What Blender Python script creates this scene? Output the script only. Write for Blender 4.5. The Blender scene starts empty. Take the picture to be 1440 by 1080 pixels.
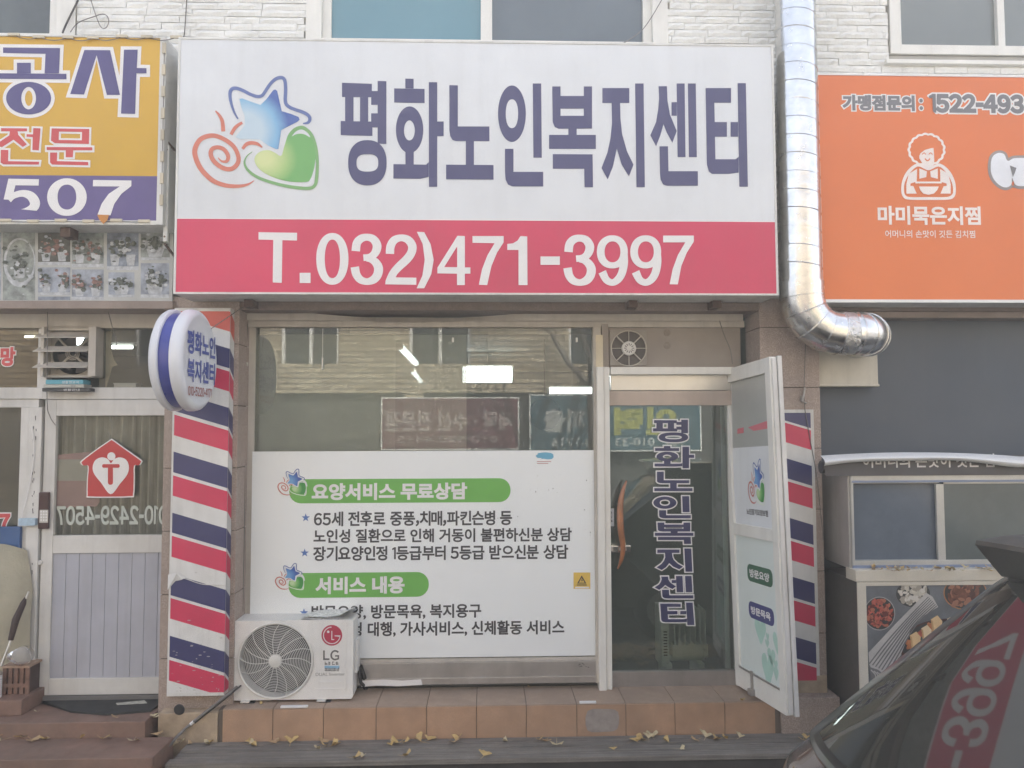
import bpy, bmesh, math, random
from mathutils import Vector, Matrix
from mathutils.geometry import tessellate_polygon
R = math.radians
random.seed(7)
sc = bpy.context.scene
COL = sc.collection

# ------------------------------------------------------------------ camera
F = 1081.0
PSI, TH, RHO = R(1.85), R(3.08), R(0.17)
CAM = Vector((0.0, -5.3, 2.1))
_fw = Vector((math.sin(PSI)*math.cos(TH), math.cos(PSI)*math.cos(TH), math.sin(TH)))
_r0 = Vector((math.cos(PSI), -math.sin(PSI), 0))
_u0 = _r0.cross(_fw)
_r = _r0*math.cos(RHO) - _u0*math.sin(RHO)
_u = _u0*math.cos(RHO) + _r0*math.sin(RHO)
cd = bpy.data.cameras.new('camera')
cam = bpy.data.objects.new('camera', cd)
COL.objects.link(cam)
m = Matrix((_r, _u, -_fw)).transposed().to_4x4()
m.translation = CAM
cam.matrix_world = m
cd.sensor_fit = 'HORIZONTAL'
cd.sensor_width = 36.0
cd.lens = 36.0*F/1440.0
cd.clip_start = 0.05
cd.clip_end = 500
sc.camera = cam

# ------------------------------------------------------------------ light
SUN_EL, SUN_ROT = R(42), R(20)          # the sun stands behind the shop building, a little to the right
w = bpy.data.worlds.new('World')
sc.world = w
w.use_nodes = True
nt = w.node_tree
bg = nt.nodes['Background']
sky = nt.nodes.new('ShaderNodeTexSky')
sky.sky_type = 'NISHITA'
sky.sun_disc = False
sky.sun_elevation = SUN_EL
sky.sun_rotation = SUN_ROT
sky.dust_density = 4.0
sky.air_density = 0.7
sky.ozone_density = 0.6
hs = nt.nodes.new('ShaderNodeHueSaturation')
hs.inputs['Saturation'].default_value = 0.56
nt.links.new(sky.outputs[0], hs.inputs['Color'])
nt.links.new(hs.outputs[0], bg.inputs[0])
bg.inputs[1].default_value = 0.15
sl = bpy.data.lights.new('sun', 'SUN')
sl.energy = 4.6
sl.angle = R(0.5)
sl.color = (1.0, 0.95, 0.88)
sun = bpy.data.objects.new('sun', sl)
COL.objects.link(sun)
sd = Vector((math.sin(SUN_ROT)*math.cos(SUN_EL), math.cos(SUN_ROT)*math.cos(SUN_EL), math.sin(SUN_EL)))
sun.rotation_euler = sd.to_track_quat('Z', 'Y').to_euler()
sun.location = (4, 8, 12)
vs = sc.view_settings
vs.view_transform = 'Standard'
vs.look = 'None'
vs.gamma = 1.0
vs.exposure = 2.12
sc.render.engine = 'CYCLES'
sc.cycles.use_denoising = True
sc.cycles.max_bounces = 8
sc.cycles.transparent_max_bounces = 16
sc.cycles.sample_clamp_indirect = 6.0

# ------------------------------------------------------------------ projection helpers
def ray(px, py):
    return (_fw*F + _r*(px-720) + _u*(540-py)).normalized()
def at(px, py, Y):
    d = ray(px, py)
    return CAM + d*((Y-CAM.y)/d.y)
def at_z(px, py, Z):
    d = ray(px, py)
    return CAM + d*((Z-CAM.z)/d.z)
def RX(px0, py0, px1, py1, Y):
    a = at(px0, py0, Y); b = at(px1, py1, Y); c = at(px0, py1, Y); e = at(px1, py0, Y)
    return (a.x+c.x)/2, (b.x+e.x)/2, (b.z+c.z)/2, (a.z+e.z)/2

class Pl:
    """a flat face of the place: origin, right and up directions"""
    def __init__(s, o, ex=(1, 0, 0), ez=(0, 0, 1)):
        s.o = Vector(o); s.ex = Vector(ex).normalized(); s.ez = Vector(ez).normalized()
        s.n = s.ex.cross(s.ez).normalized()
    def px(s, px, py):
        d = ray(px, py)
        t = (s.o-CAM).dot(s.n)/d.dot(s.n)
        p = CAM + d*t - s.o
        return (p.dot(s.ex), p.dot(s.ez))
    def w(s, u, v, h=0.0):
        return s.o + s.ex*u + s.ez*v + s.n*h
def FY(Y):
    return Pl((0, Y, 0))

# ------------------------------------------------------------------ materials
def s2l(c):
    c = c/255.0
    return c/12.92 if c <= 0.04045 else ((c+0.055)/1.055)**2.4
def rgb(r, g, b, k=1.0):
    return (s2l(r)*k, s2l(g)*k, s2l(b)*k)
MATS = {}
def mat(name, c, rough=.6, metal=0.0, var=.08, vs=5.0, dirt=0.0, dirt_shade_c=(.16, .14, .115), ds=1.6, streak=0.0,
        bump=0.0, bs=60.0, spec=.5, coat=0.0, fine=0.0, fs=180.0, grain=0.0, grainc=(.05, .045, .04)):
    if name in MATS: return MATS[name]
    mt = bpy.data.materials.new(name); MATS[name] = mt
    mt.use_nodes = True
    n = mt.node_tree.nodes; L = mt.node_tree.links
    p = n['Principled BSDF']
    p.inputs['Roughness'].default_value = rough
    p.inputs['Metallic'].default_value = metal
    p.inputs['Specular IOR Level'].default_value = spec
    p.inputs['Coat Weight'].default_value = coat
    tc = n.new('ShaderNodeNewGeometry')
    def noise(scale, detail=4, vec=None, ro=.6):
        t = n.new('ShaderNodeTexNoise'); t.inputs['Scale'].default_value = scale
        t.inputs['Detail'].default_value = detail; t.inputs['Roughness'].default_value = ro
        L.new(vec if vec else tc.outputs['Position'], t.inputs['Vector'])
        return t.outputs['Fac']
    def rng(x, a, b, c0, c1):
        t = n.new('ShaderNodeMapRange'); t.inputs[1].default_value = a; t.inputs[2].default_value = b
        t.inputs[3].default_value = c0; t.inputs[4].default_value = c1; L.new(x, t.inputs[0]); return t.outputs[0]
    def mix(fac, a, b, mode='MIX'):
        t = n.new('ShaderNodeMix'); t.data_type = 'RGBA'; t.blend_type = mode
        if isinstance(fac, float): t.inputs[0].default_value = fac
        else: L.new(fac, t.inputs[0])
        for k, x in ((6, a), (7, b)):
            if isinstance(x, tuple): t.inputs[k].default_value = (*x, 1)
            else: L.new(x, t.inputs[k])
        return t.outputs[2]
    cur = tuple(c)
    if var > 0:
        f = rng(noise(vs, 5), .3, .7, 0., 1.)
        cur = mix(f, tuple(x*(1-var) for x in c), tuple(min(1, x*(1+var)) for x in c))
    if fine > 0:
        f = rng(noise(fs, 3), .35, .65, 0., 1.)
        cur = mix(f, cur, tuple(x*(1-fine) for x in c)) if True else cur
    if dirt > 0:
        f = rng(noise(ds, 8, ro=.7), .45, .78, 0., dirt)
        cur = mix(f, cur, dirt_shade_c)
    if grain > 0:
        mp = n.new('ShaderNodeMapping'); mp.inputs['Scale'].default_value = (1.6, 70, 70)
        L.new(tc.outputs['Position'], mp.inputs[0])
        f = rng(noise(1.0, 7, mp.outputs[0], .65), .42, .72, 0., grain)
        cur = mix(f, cur, grainc)
    if streak > 0:
        mp = n.new('ShaderNodeMapping'); mp.inputs['Scale'].default_value = (14, 14, .7)
        L.new(tc.outputs['Position'], mp.inputs[0])
        f = rng(noise(1.0, 6, mp.outputs[0]), .48, .8, 0., streak)
        cur = mix(f, cur, dirt_shade_c)
    if isinstance(cur, tuple): p.inputs['Base Color'].default_value = (*cur, 1)
    else: L.new(cur, p.inputs['Base Color'])
    if rough > .12:
        L.new(rng(noise(vs*2.3, 4), .3, .7, rough*.88, min(1, rough*1.12)), p.inputs['Roughness'])
    if bump > 0:
        b = n.new('ShaderNodeBump'); b.inputs['Strength'].default_value = 1.0; b.inputs['Distance'].default_value = bump
        L.new(noise(bs, 5), b.inputs['Height']); L.new(b.outputs[0], p.inputs['Normal'])
    return mt
def nodes_of(name):
    mt = bpy.data.materials.new(name); MATS[name] = mt; mt.use_nodes = True
    return mt, mt.node_tree.nodes, mt.node_tree.links
def glass(name, tint=(1, 1, 1), ior=1.75, film=0.0, filmc=(.5, .5, .5), rough=0.0, grime=.04):
    """one thin sheet: clear or filmed glass with a Fresnel reflection"""
    if name in MATS: return MATS[name]
    mt, n, L = nodes_of(name)
    for x in list(n):
        if x.type == 'BSDF_PRINCIPLED': n.remove(x)
    out = [x for x in n if x.type == 'OUTPUT_MATERIAL'][0]
    tr = n.new('ShaderNodeBsdfTransparent'); tr.inputs[0].default_value = (*tint, 1)
    df = n.new('ShaderNodeBsdfDiffuse'); df.inputs[0].default_value = (*filmc, 1)
    gl = n.new('ShaderNodeBsdfGlossy'); gl.inputs['Roughness'].default_value = rough; gl.inputs[0].default_value = (1, 1, 1, 1)
    g = n.new('ShaderNodeNewGeometry')
    ns = n.new('ShaderNodeTexNoise'); ns.inputs['Scale'].default_value = 3.0; ns.inputs['Detail'].default_value = 8
    L.new(g.outputs['Position'], ns.inputs['Vector'])
    mr = n.new('ShaderNodeMapRange'); mr.inputs[1].default_value = .35; mr.inputs[2].default_value = .75
    mr.inputs[3].default_value = film; mr.inputs[4].default_value = min(1, film+grime); L.new(ns.outputs['Fac'], mr.inputs[0])
    m1 = n.new('ShaderNodeMixShader'); L.new(mr.outputs[0], m1.inputs[0]); L.new(tr.outputs[0], m1.inputs[1]); L.new(df.outputs[0], m1.inputs[2])
    fr = n.new('ShaderNodeFresnel'); fr.inputs['IOR'].default_value = ior
    # a thin sheet reflects alike from both sides
    m2 = n.new('ShaderNodeMixShader'); L.new(fr.outputs[0], m2.inputs[0]); L.new(m1.outputs[0], m2.inputs[1]); L.new(gl.outputs[0], m2.inputs[2])
    L.new(m2.outputs[0], out.inputs[0])
    return mt
def emit(name, c, s):
    if name in MATS: return MATS[name]
    mt, n, L = nodes_of(name)
    p = n['Principled BSDF']; p.inputs['Emission Color'].default_value = (*c, 1); p.inputs['Emission Strength'].default_value = s
    p.inputs['Base Color'].default_value = (.8, .8, .8, 1)
    return mt
def print_gradient(name, c0, c1, c2, cx, cz, r0, r1):
    """a printed radial blend (the emblem's star and heart are printed that way)"""
    if name in MATS: return MATS[name]
    mt, n, L = nodes_of(name)
    p = n['Principled BSDF']; p.inputs['Roughness'].default_value = .5
    tc = n.new('ShaderNodeTexCoord'); sp = n.new('ShaderNodeSeparateXYZ'); L.new(tc.outputs['Generated'], sp.inputs[0])
    cb = n.new('ShaderNodeCombineXYZ'); L.new(sp.outputs[0], cb.inputs[0]); L.new(sp.outputs[2], cb.inputs[2])
    d = n.new('ShaderNodeVectorMath'); d.operation = 'DISTANCE'; L.new(cb.outputs[0], d.inputs[0]); d.inputs[1].default_value = (cx, 0, cz)
    mr = n.new('ShaderNodeMapRange'); mr.inputs[1].default_value = r0; mr.inputs[2].default_value = r1; L.new(d.outputs['Value'], mr.inputs[0])
    cr = n.new('ShaderNodeValToRGB'); cr.color_ramp.elements[0].color = (*c0, 1); cr.color_ramp.elements[1].color = (*c2, 1)
    e = cr.color_ramp.elements.new(.55); e.color = (*c1, 1)
    L.new(mr.outputs[0], cr.inputs[0]); L.new(cr.outputs[0], p.inputs['Base Color'])
    return mt

# ------------------------------------------------------------------ objects
def tag(o, label=None, cat=None, group=None, kind=None):
    if label: o['label'] = label
    if cat: o['category'] = cat
    if group: o['group'] = group
    if kind: o['kind'] = kind
    return o
def thing(name, label, cat, loc=(0, 0, 0), group=None):
    o = bpy.data.objects.new(name, None); COL.objects.link(o)
    o.empty_display_size = .1
    o.location = loc; o['_o'] = list(loc)
    return tag(o, label, cat, group)
def origin(o):
    while o is not None:
        if '_o' in o: return Vector(o['_o'])
        o = o.parent
    return Vector((0, 0, 0))
def finish():
    for o in bpy.data.objects:
        if '_o' in o: del o['_o']

class MB:
    """collects shapes; build() links them as one mesh object"""
    def __init__(s):
        s.bm = bmesh.new(); s.mi = 0
    def _new(s, fs):
        for f in fs: f.material_index = s.mi
        return fs
    def poly(s, pts):
        vs = [s.bm.verts.new(p) for p in pts]
        f = s.bm.faces.new(vs); f.material_index = s.mi; return f
    def box(s, x0, x1, y0, y1, z0, z1):
        x0, x1 = sorted((x0, x1)); y0, y1 = sorted((y0, y1)); z0, z1 = sorted((z0, z1))
        v = [s.bm.verts.new(p) for p in ((x0, y0, z0), (x1, y0, z0), (x1, y1, z0), (x0, y1, z0), (x0, y0, z1), (x1, y0, z1), (x1, y1, z1), (x0, y1, z1))]
        for q in ((0, 3, 2, 1), (4, 5, 6, 7), (0, 1, 5, 4), (1, 2, 6, 5), (2, 3, 7, 6), (3, 0, 4, 7)):
            s.bm.faces.new([v[i] for i in q]).material_index = s.mi
        return s
    def pbox(s, px0, py0, px1, py1, Y0, Y1):
        """box whose front (nearer) face at Y0 covers that rectangle of the photo"""
        x0, x1, z0, z1 = RX(px0, py0, px1, py1, Y0)
        return s.box(x0, x1, Y0, Y1, z0, z1)
    def lbox(s, pl, u0, u1, v0, v1, h0, h1):
        u0, u1 = sorted((u0, u1)); v0, v1 = sorted((v0, v1)); h0, h1 = sorted((h0, h1))
        v = [s.bm.verts.new(pl.w(*p)) for p in ((u0, v0, h0), (u1, v0, h0), (u1, v1, h0), (u0, v1, h0), (u0, v0, h1), (u1, v0, h1), (u1, v1, h1), (u0, v1, h1))]
        for q in ((0, 3, 2, 1), (4, 5, 6, 7), (0, 1, 5, 4), (1, 2, 6, 5), (2, 3, 7, 6), (3, 0, 4, 7)):
            s.bm.faces.new([v[i] for i in q]).material_index = s.mi
        return s
    def frame(s, px0, py0, px1, py1, l, t, r, b, Y0, Y1):
        """rectangular frame: outer rectangle in the photo, widths in metres"""
        x0, x1, z0, z1 = RX(px0, py0, px1, py1, Y0)
        s.box(x0, x0+l, Y0, Y1, z0, z1); s.box(x1-r, x1, Y0, Y1, z0, z1)
        if t: s.box(x0+l, x1-r, Y0, Y1, z1-t, z1)
        if b: s.box(x0+l, x1-r, Y0, Y1, z0, z0+b)
        return s
    def sheet(s, pl, outer, holes=(), h=0.0):
        """flat printed shape on plane pl, (u,v) outline with holes"""
        loops = [[Vector((p[0], p[1], 0)) for p in outer]] + [[Vector((p[0], p[1], 0)) for p in q] for q in holes]
        flat = [p for l in loops for p in l]
        vs = [s.bm.verts.new(pl.w(p.x, p.y, h)) for p in flat]
        for t in tessellate_polygon(loops):
            a, b, c = (flat[i] for i in t)
            ar = (b.x-a.x)*(c.y-a.y)-(b.y-a.y)*(c.x-a.x)
            if abs(ar) < 1e-12: continue
            t = t if ar > 0 else (t[0], t[2], t[1])
            try: s.bm.faces.new([vs[i] for i in t]).material_index = s.mi
            except ValueError: pass
        return s
    def slab(s, pl, outer, h0, h1, holes=()):
        """outline extruded from h0 to h1"""
        s.sheet(pl, outer, holes, h1)
        for lp in [outer]+list(holes):
            k = len(lp)
            a = [s.bm.verts.new(pl.w(p[0], p[1], h0)) for p in lp]; b = [s.bm.verts.new(pl.w(p[0], p[1], h1)) for p in lp]
            for i in range(k): s.bm.faces.new((a[i], a[(i+1) % k], b[(i+1) % k], b[i])).material_index = s.mi
        s.sheet(pl, outer, holes, h0)
        return s
    def tube(s, pts, r, n=8, caps=True, closed=False):
        pts = [Vector(p) for p in pts]; k = len(pts); rings = []
        rr = r if isinstance(r, (list, tuple)) else [r]*k
        pn = None
        for i, p in enumerate(pts):
            if closed: t = pts[(i+1) % k]-pts[i-1]
            else: t = (pts[min(i+1, k-1)]-pts[max(i-1, 0)])
            t = t.normalized() if t.length > 1e-9 else Vector((0, 0, 1))
            if pn is None:
                pn = t.cross(Vector((0, 0, 1)) if abs(t.z) < .9 else Vector((1, 0, 0))).normalized()
            pn = (pn - t*pn.dot(t)).normalized()
            b = t.cross(pn)
            rings.append([s.bm.verts.new(p + (pn*math.cos(a)+b*math.sin(a))*rr[i]) for a in (2*math.pi*j/n for j in range(n))])
        for i in range(k if closed else k-1):
            A, B = rings[i], rings[(i+1) % k]
            for j in range(n): s.bm.faces.new((A[j], A[(j+1) % n], B[(j+1) % n], B[j])).material_index = s.mi
        if caps and not closed:
            s.bm.faces.new(rings[0][::-1]).material_index = s.mi; s.bm.faces.new(rings[-1]).material_index = s.mi
        return s
    def lathe(s, c, axis, prof, n=32, caps=True):
        """prof: (distance along axis, radius)"""
        c = Vector(c); ax = Vector(axis).normalized()
        e = ax.cross(Vector((0, 0, 1)) if abs(ax.z) < .9 else Vector((1, 0, 0))).normalized(); f = ax.cross(e)
        rings = []
        for d, r in prof:
            rings.append([s.bm.verts.new(c+ax*d+(e*math.cos(a)+f*math.sin(a))*max(r, 1e-4)) for a in (2*math.pi*j/n for j in range(n))])
        for A, B in zip(rings, rings[1:]):
            for j in range(n): s.bm.faces.new((A[j], A[(j+1) % n], B[(j+1) % n], B[j])).material_index = s.mi
        if caps:
            s.bm.faces.new(rings[0][::-1]).material_index = s.mi; s.bm.faces.new(rings[-1]).material_index = s.mi
        return s
    def grid(s, fn, nu, nv):
        g = [[s.bm.verts.new(fn(i/nu, j/nv)) for j in range(nv+1)] for i in range(nu+1)]
        for i in range(nu):
            for j in range(nv):
                s.bm.faces.new((g[i][j], g[i+1][j], g[i+1][j+1], g[i][j+1])).material_index = s.mi
        return s
    def build(s, name, mats, parent=None, smooth=False, bev=0.0, label=None, recalc=False):
        if bev > 0:
            bmesh.ops.bevel(s.bm, geom=list(s.bm.edges), offset=bev, segments=2, profile=.6, affect='EDGES', clamp_overlap=True)
        if recalc: bmesh.ops.recalc_face_normals(s.bm, faces=s.bm.faces)
        o0 = origin(parent) if parent is not None else Vector((0, 0, 0))
        if o0.length > 0: bmesh.ops.translate(s.bm, verts=s.bm.verts, vec=-o0)
        me = bpy.data.meshes.new(name); s.bm.to_mesh(me); s.bm.free()
        for mm in (mats if isinstance(mats, (list, tuple)) else [mats]): me.materials.append(mm)
        if smooth:
            for p in me.polygons: p.use_smooth = True
            try: me.set_sharp_from_angle(angle=R(35))
            except Exception: pass
        o = bpy.data.objects.new(name, me); COL.objects.link(o)
        if parent is not None: o.parent = parent
        if label: o['label'] = label
        return o
def lone(name, mb, mats, label, cat, group=None, kind=None, **k):
    return tag(mb.build(name, mats, None, **k), label, cat, group, kind)
def copy_tree(o, parent=None):
    c = o.copy(); COL.objects.link(c)
    if parent is not None: c.parent = parent
    for ch in list(o.children): copy_tree(ch, c)
    return c

# ------------------------------------------------------------------ curves and lettering
def catmull(pts, closed=False, n=6):
    out = []; k = len(pts)
    P = lambda i: pts[i % k] if closed else pts[max(0, min(k-1, i))]
    for i in range(k if closed else k-1):
        a, b, c, d = P(i-1), P(i), P(i+1), P(i+2)
        for j in range(n):
            t = j/n
            out.append(tuple(.5*((2*b[q])+(-a[q]+c[q])*t+(2*a[q]-5*b[q]+4*c[q]-d[q])*t*t+(-a[q]+3*b[q]-3*c[q]+d[q])*t**3) for q in range(len(b))))
    if not closed: out.append(tuple(pts[-1]))
    return out
def stroke(pts, w, n=6, smooth=True, closed=False):
    """ribbon outline round a centre line; w a width or a list of widths"""
    k = len(pts); ww = list(w) if isinstance(w, (list, tuple)) else [w]*k
    q = [(p[0], p[1], ww[i]) for i, p in enumerate(pts)]
    if smooth: q = catmull(q, closed, n)
    L_, R_ = [], []
    m_ = len(q)
    for i in range(m_):
        a = q[(i-1) % m_] if closed else q[max(i-1, 0)]; b = q[(i+1) % m_] if closed else q[min(i+1, m_-1)]
        tx, ty = b[0]-a[0], b[1]-a[1]; l = math.hypot(tx, ty) or 1
        nx, ny = -ty/l*q[i][2]/2, tx/l*q[i][2]/2
        L_.append((q[i][0]+nx, q[i][1]+ny)); R_.append((q[i][0]-nx, q[i][1]-ny))
    if closed: return L_, R_
    return L_ + R_[::-1]
def ell(cx, cy, rx, ry, n=40, p=2.0):
    o = []
    for i in range(n):
        a = 2*math.pi*i/n; c, s_ = math.cos(a), math.sin(a)
        o.append((cx+rx*math.copysign(abs(c)**(2/p), c), cy+ry*math.copysign(abs(s_)**(2/p), s_)))
    return o
def rrect(x0, y0, x1, y1, r, n=6):
    o = []
    for cx, cy, a0 in ((x1-r, y0+r, -90), (x1-r, y1-r, 0), (x0+r, y1-r, 90), (x0+r, y0+r, 180)):
        for i in range(n+1):
            a = R(a0+90*i/n); o.append((cx+r*math.cos(a), cy+r*math.sin(a)))
    return o
def rc(a, b, c, d): return [(a, b), (c, b), (c, d), (a, d)]
def area(p): return sum(p[i-1][0]*p[i][1]-p[i][0]*p[i-1][1] for i in range(len(p)))/2
def offset(p, d):
    """polygon grown outwards by d (mitred)"""
    if area(p) < 0: p = p[::-1]
    out = []; k = len(p)
    for i in range(k):
        a, b, c = p[i-1], p[i], p[(i+1) % k]
        def nrm(u, v):
            x, y = v[0]-u[0], v[1]-u[1]; l = math.hypot(x, y) or 1e-9; return y/l, -x/l
        n1, n2 = nrm(a, b), nrm(b, c)
        q = max(.45, 1+n1[0]*n2[0]+n1[1]*n2[1])
        out.append((b[0]+(n1[0]+n2[0])/q*d, b[1]+(n1[1]+n2[1])/q*d))
    return out
def crop(x0, y0, s): return lambda p: (x0+p[0]/s, y0+p[1]/s)

class Shape(list):
    """list of (outer, [holes]) polygons"""
    def mapped(s, f): return Shape([([f(p) for p in o], [[f(p) for p in h] for h in hs]) for o, hs in s])
    def bbox(s):
        xs = [p[0] for o, _ in s for p in o]; ys = [p[1] for o, _ in s for p in o]
        return min(xs), min(ys), max(xs), max(ys)
    def grown(s, d): return Shape([(offset(o, d), [offset(h, -d) for h in hs]) for o, hs in s])
    def fit(s, x0, y0, x1, y1):
        a, b, c, d = s.bbox()
        return s.mapped(lambda p: (x0+(p[0]-a)/(c-a)*(x1-x0), y0+(p[1]-b)/(d-b)*(y1-y0)))
def put(mb, pl, shp, h, step=.00012):
    """print a shape given in photo pixels on plane pl"""
    for i, (o, hs) in enumerate(shp):
        mb.sheet(pl, [pl.px(*p) for p in o], [[pl.px(*p) for p in q] for q in hs], h+step*i)
    return mb

def text_bm(s):
    if any(0xFF01 <= ord(c) <= 0xFF5E for c in s):      # wide digits are set close together, one by one
        out = bmesh.new(); x = 0.0
        for c in s:
            if c == ' ': x += .3; continue
            if c == '１':
                bm = bmesh.new(); bm.faces.new([bm.verts.new((px, py, 0)) for px, py in ((.115, 0), (.21, 0), (.21, .735), (.14, .735), (.0, .66), (.0, .58), (.115, .63))])
            elif c == '－':
                bm = bmesh.new(); bm.faces.new([bm.verts.new((px, py, 0)) for px, py in ((0, .27), (.26, .27), (.26, .36), (0, .36))])
            else: bm = text_bm1(c)
            a = min(v.co.x for v in bm.verts); b = max(v.co.x for v in bm.verts)
            mp = {v: out.verts.new((v.co.x-a+x, v.co.y, 0)) for v in bm.verts}
            for f in bm.faces: out.faces.new([mp[v] for v in f.verts])
            x += b-a+.10; bm.free()
        return out
    return text_bm1(s)
def text_bm1(s):
    cu = bpy.data.curves.new('t', 'FONT'); cu.body = s; cu.resolution_u = 4
    o = bpy.data.objects.new('t', cu); COL.objects.link(o)
    me = bpy.data.meshes.new_from_object(o.evaluated_get(bpy.context.evaluated_depsgraph_get()))
    bm = bmesh.new(); bm.from_mesh(me)
    bpy.data.objects.remove(o); bpy.data.curves.remove(cu); bpy.data.meshes.remove(me)
    bmesh.ops.remove_doubles(bm, verts=bm.verts, dist=1e-5)
    return bm
def embolden(bm, d, drop):
    """grow glyphs outwards by d; the grown rim falls back by drop"""
    nor = {}
    bes = []
    for e in bm.edges:
        if len(e.link_faces) != 1: continue
        f = e.link_faces[0]; a, b = e.verts[0].co, e.verts[1].co
        t = b-a
        if t.length < 1e-9: continue
        nn = Vector((t.y, -t.x, 0)).normalized()
        oth = [v.co for v in f.verts if v not in e.verts]
        c = sum(oth, Vector())/len(oth) if oth else f.calc_center_median()
        if nn.dot(c-a) > 0: nn = -nn
        bes.append((e.verts[0], e.verts[1]))
        for v in e.verts: nor.setdefault(v, []).append(nn)
    newv = {}
    for v, ns in nor.items():
        sm = sum(ns, Vector())
        if len(ns) >= 2 and sm.length > .25: o = sm*(2/max(sm.length_squared, 1.0))*(.5*len(ns)) if len(ns) == 2 else sm.normalized()
        else: o = ns[0]
        if o.length > 1.7: o = o.normalized()*1.7
        newv[v] = bm.verts.new((v.co.x+o.x*d, v.co.y+o.y*d, v.co.z-drop))
    for a, b in bes:
        try: bm.faces.new((a, b, newv[b], newv[a]))
        except ValueError: pass
def text(parent, s, pl, box, mt, bold=0.0, h=.003, line=None, linew=0.0, name='lettering', mirror=False, box_uv=False):
    """writing on plane pl filling the photo rectangle box; optional outline in material line"""
    if box_uv: u0, v0, u1, v1 = box
    else:
        a, b, c, d = pl.px(box[0], box[1]), pl.px(box[2], box[3]), pl.px(box[0], box[3]), pl.px(box[2], box[1])
        u0, u1 = (a[0]+c[0])/2, (b[0]+d[0])/2; v0, v1 = (b[1]+c[1])/2, (a[1]+d[1])/2
    layers = [(bold, h, mt)]
    if line is not None: layers.append((bold+linew, h-.0015, line))
    mb = MB(); mats = []
    ref = None
    for i, (bo, hh, mm) in enumerate(layers):
        bm = text_bm(s)
        for f in bm.faces:
            if f.normal.z < 0: f.normal_flip()
        if ref is None:
            xs = [v.co.x for v in bm.verts]; ys = [v.co.y for v in bm.verts]
            ref = (min(xs)-bold, max(xs)+bold, min(ys)-bold, max(ys)+bold)
        if bo > 0: embolden(bm, bo, .0004)
        x0, x1, y0, y1 = ref
        mp = {}
        for v in bm.verts:
            fu = (v.co.x-x0)/(x1-x0)
            if mirror: fu = 1-fu
            mp[v] = mb.bm.verts.new(pl.w(u0+fu*(u1-u0), v0+(v.co.y-y0)/(y1-y0)*(v1-v0), hh+v.co.z))
        for f in bm.faces:
            q = [mp[v] for v in f.verts]
            try: mb.bm.faces.new(q).material_index = i
            except ValueError: pass
        bm.free(); mats.append(mm)
    return mb.build(name, mats, parent)
# ------------------------------------------------------------------ traced lettering (photo crops)
_cA, _cB, _cC = crop(470, 100, 6.545), crop(680, 100, 6.545), crop(840, 100, 6.545)
def G(f, *polys): return Shape([(p, []) if not isinstance(p, tuple) else p for p in polys]).mapped(f)
GLY = {}
GLY['평'] = G(_cA, [(72, 108), (347, 118), (347, 242), (72, 240)], [(60, 460), (352, 466), (352, 598), (60, 590)], rc(101, 240, 178, 462), rc(238, 242, 313, 465),
              [(400, 92), (480, 94), (480, 672), (400, 668)], rc(341, 185, 400, 312), rc(341, 390, 400, 520),
              (ell(306, 845, 177, 209, p=2.3), [ell(306, 846, 100, 80, p=2.7)]))
GLY['화'] = G(_cA, [(655, 70), (731, 72), (731, 162), (655, 160)], [(552, 160), (832, 165), (832, 295), (552, 290)], (ell(694, 541, 126, 215), [ell(692, 547, 50, 92)]),
              rc(656, 738, 732, 860), [(545, 857), (846, 862), (870, 838), (870, 975), (790, 993), (545, 990)], [(871, 103), (948, 104), (948, 1066), (872, 1066)], rc(948, 465, 1007, 600))
GLY['노'] = G(_cA, [(1060, 130), (1138, 132), (1138, 510), (1428, 510), (1428, 647), (1120, 645), (1090, 635), (1068, 600), (1060, 550)], rc(1211, 646, 1286, 864), [(1030, 862), (1466, 865), (1466, 1000), (1030, 997)])
GLY['인'] = G(_cB, (ell(261, 393, 128, 260), [ell(261, 393, 57, 133, p=2.2)]), [(453, 115), (530, 115), (536, 798), (459, 798)],
              [(197, 716), (275, 716), (275, 928), (549, 928), (549, 1063), (265, 1063), (225, 1045), (203, 1000), (197, 930)])
GLY['복'] = G(_cB, ([(632, 142), (708, 142), (708, 230), (922, 230), (922, 142), (998, 142), (998, 530), (690, 532), (655, 515), (636, 470)], [rc(708, 347, 922, 412)]),
              rc(780, 530, 857, 588), rc(603, 588, 1033, 717), [(637, 765), (1003, 767), (1007, 1070), (929, 1070), (926, 900), (637, 900)])
GLY['지'] = Shape(G(_cB, rc(1093, 157, 1341, 295), [(1178, 295), (1182, 480), (1168, 620), (1140, 750), (1085, 893), (1142, 998), (1190, 880), (1226, 715), (1270, 860), (1337, 970), (1380, 862), (1320, 740), (1275, 580), (1260, 440), (1256, 295)])
              + G(_cC, [(347, 115), (425, 115), (437, 1070), (360, 1070)]))
GLY['센'] = G(_cC, [(563, 140), (640, 140), (645, 270), (668, 400), (730, 553), (690, 660), (640, 570), (608, 490), (580, 590), (540, 693), (487, 592), (540, 470), (560, 350), (568, 250)],
              [(729, 115), (803, 115), (811, 793), (738, 793)], rc(682, 287, 731, 412), [(832, 115), (905, 115), (915, 793), (842, 793)],
              [(571, 693), (649, 693), (654, 922), (924, 922), (925, 1056), (640, 1056), (605, 1045), (582, 1000), (576, 940)])
GLY['터'] = G(_cC, [(995, 157), (1230, 157), (1230, 292), (1076, 292), (1080, 470), (1192, 470), (1192, 605), (1082, 605), (1086, 812), (1270, 812), (1300, 790), (1300, 935), (1210, 947), (1055, 947), (1025, 925), (1008, 860)],
              [(1290, 112), (1366, 112), (1385, 1065), (1306, 1065)], rc(1225, 470, 1294, 605))
NAME = '평화노인복지센터'
_cD, _cE = crop(350, 310, 4.5), crop(660, 310, 4.5)
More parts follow.
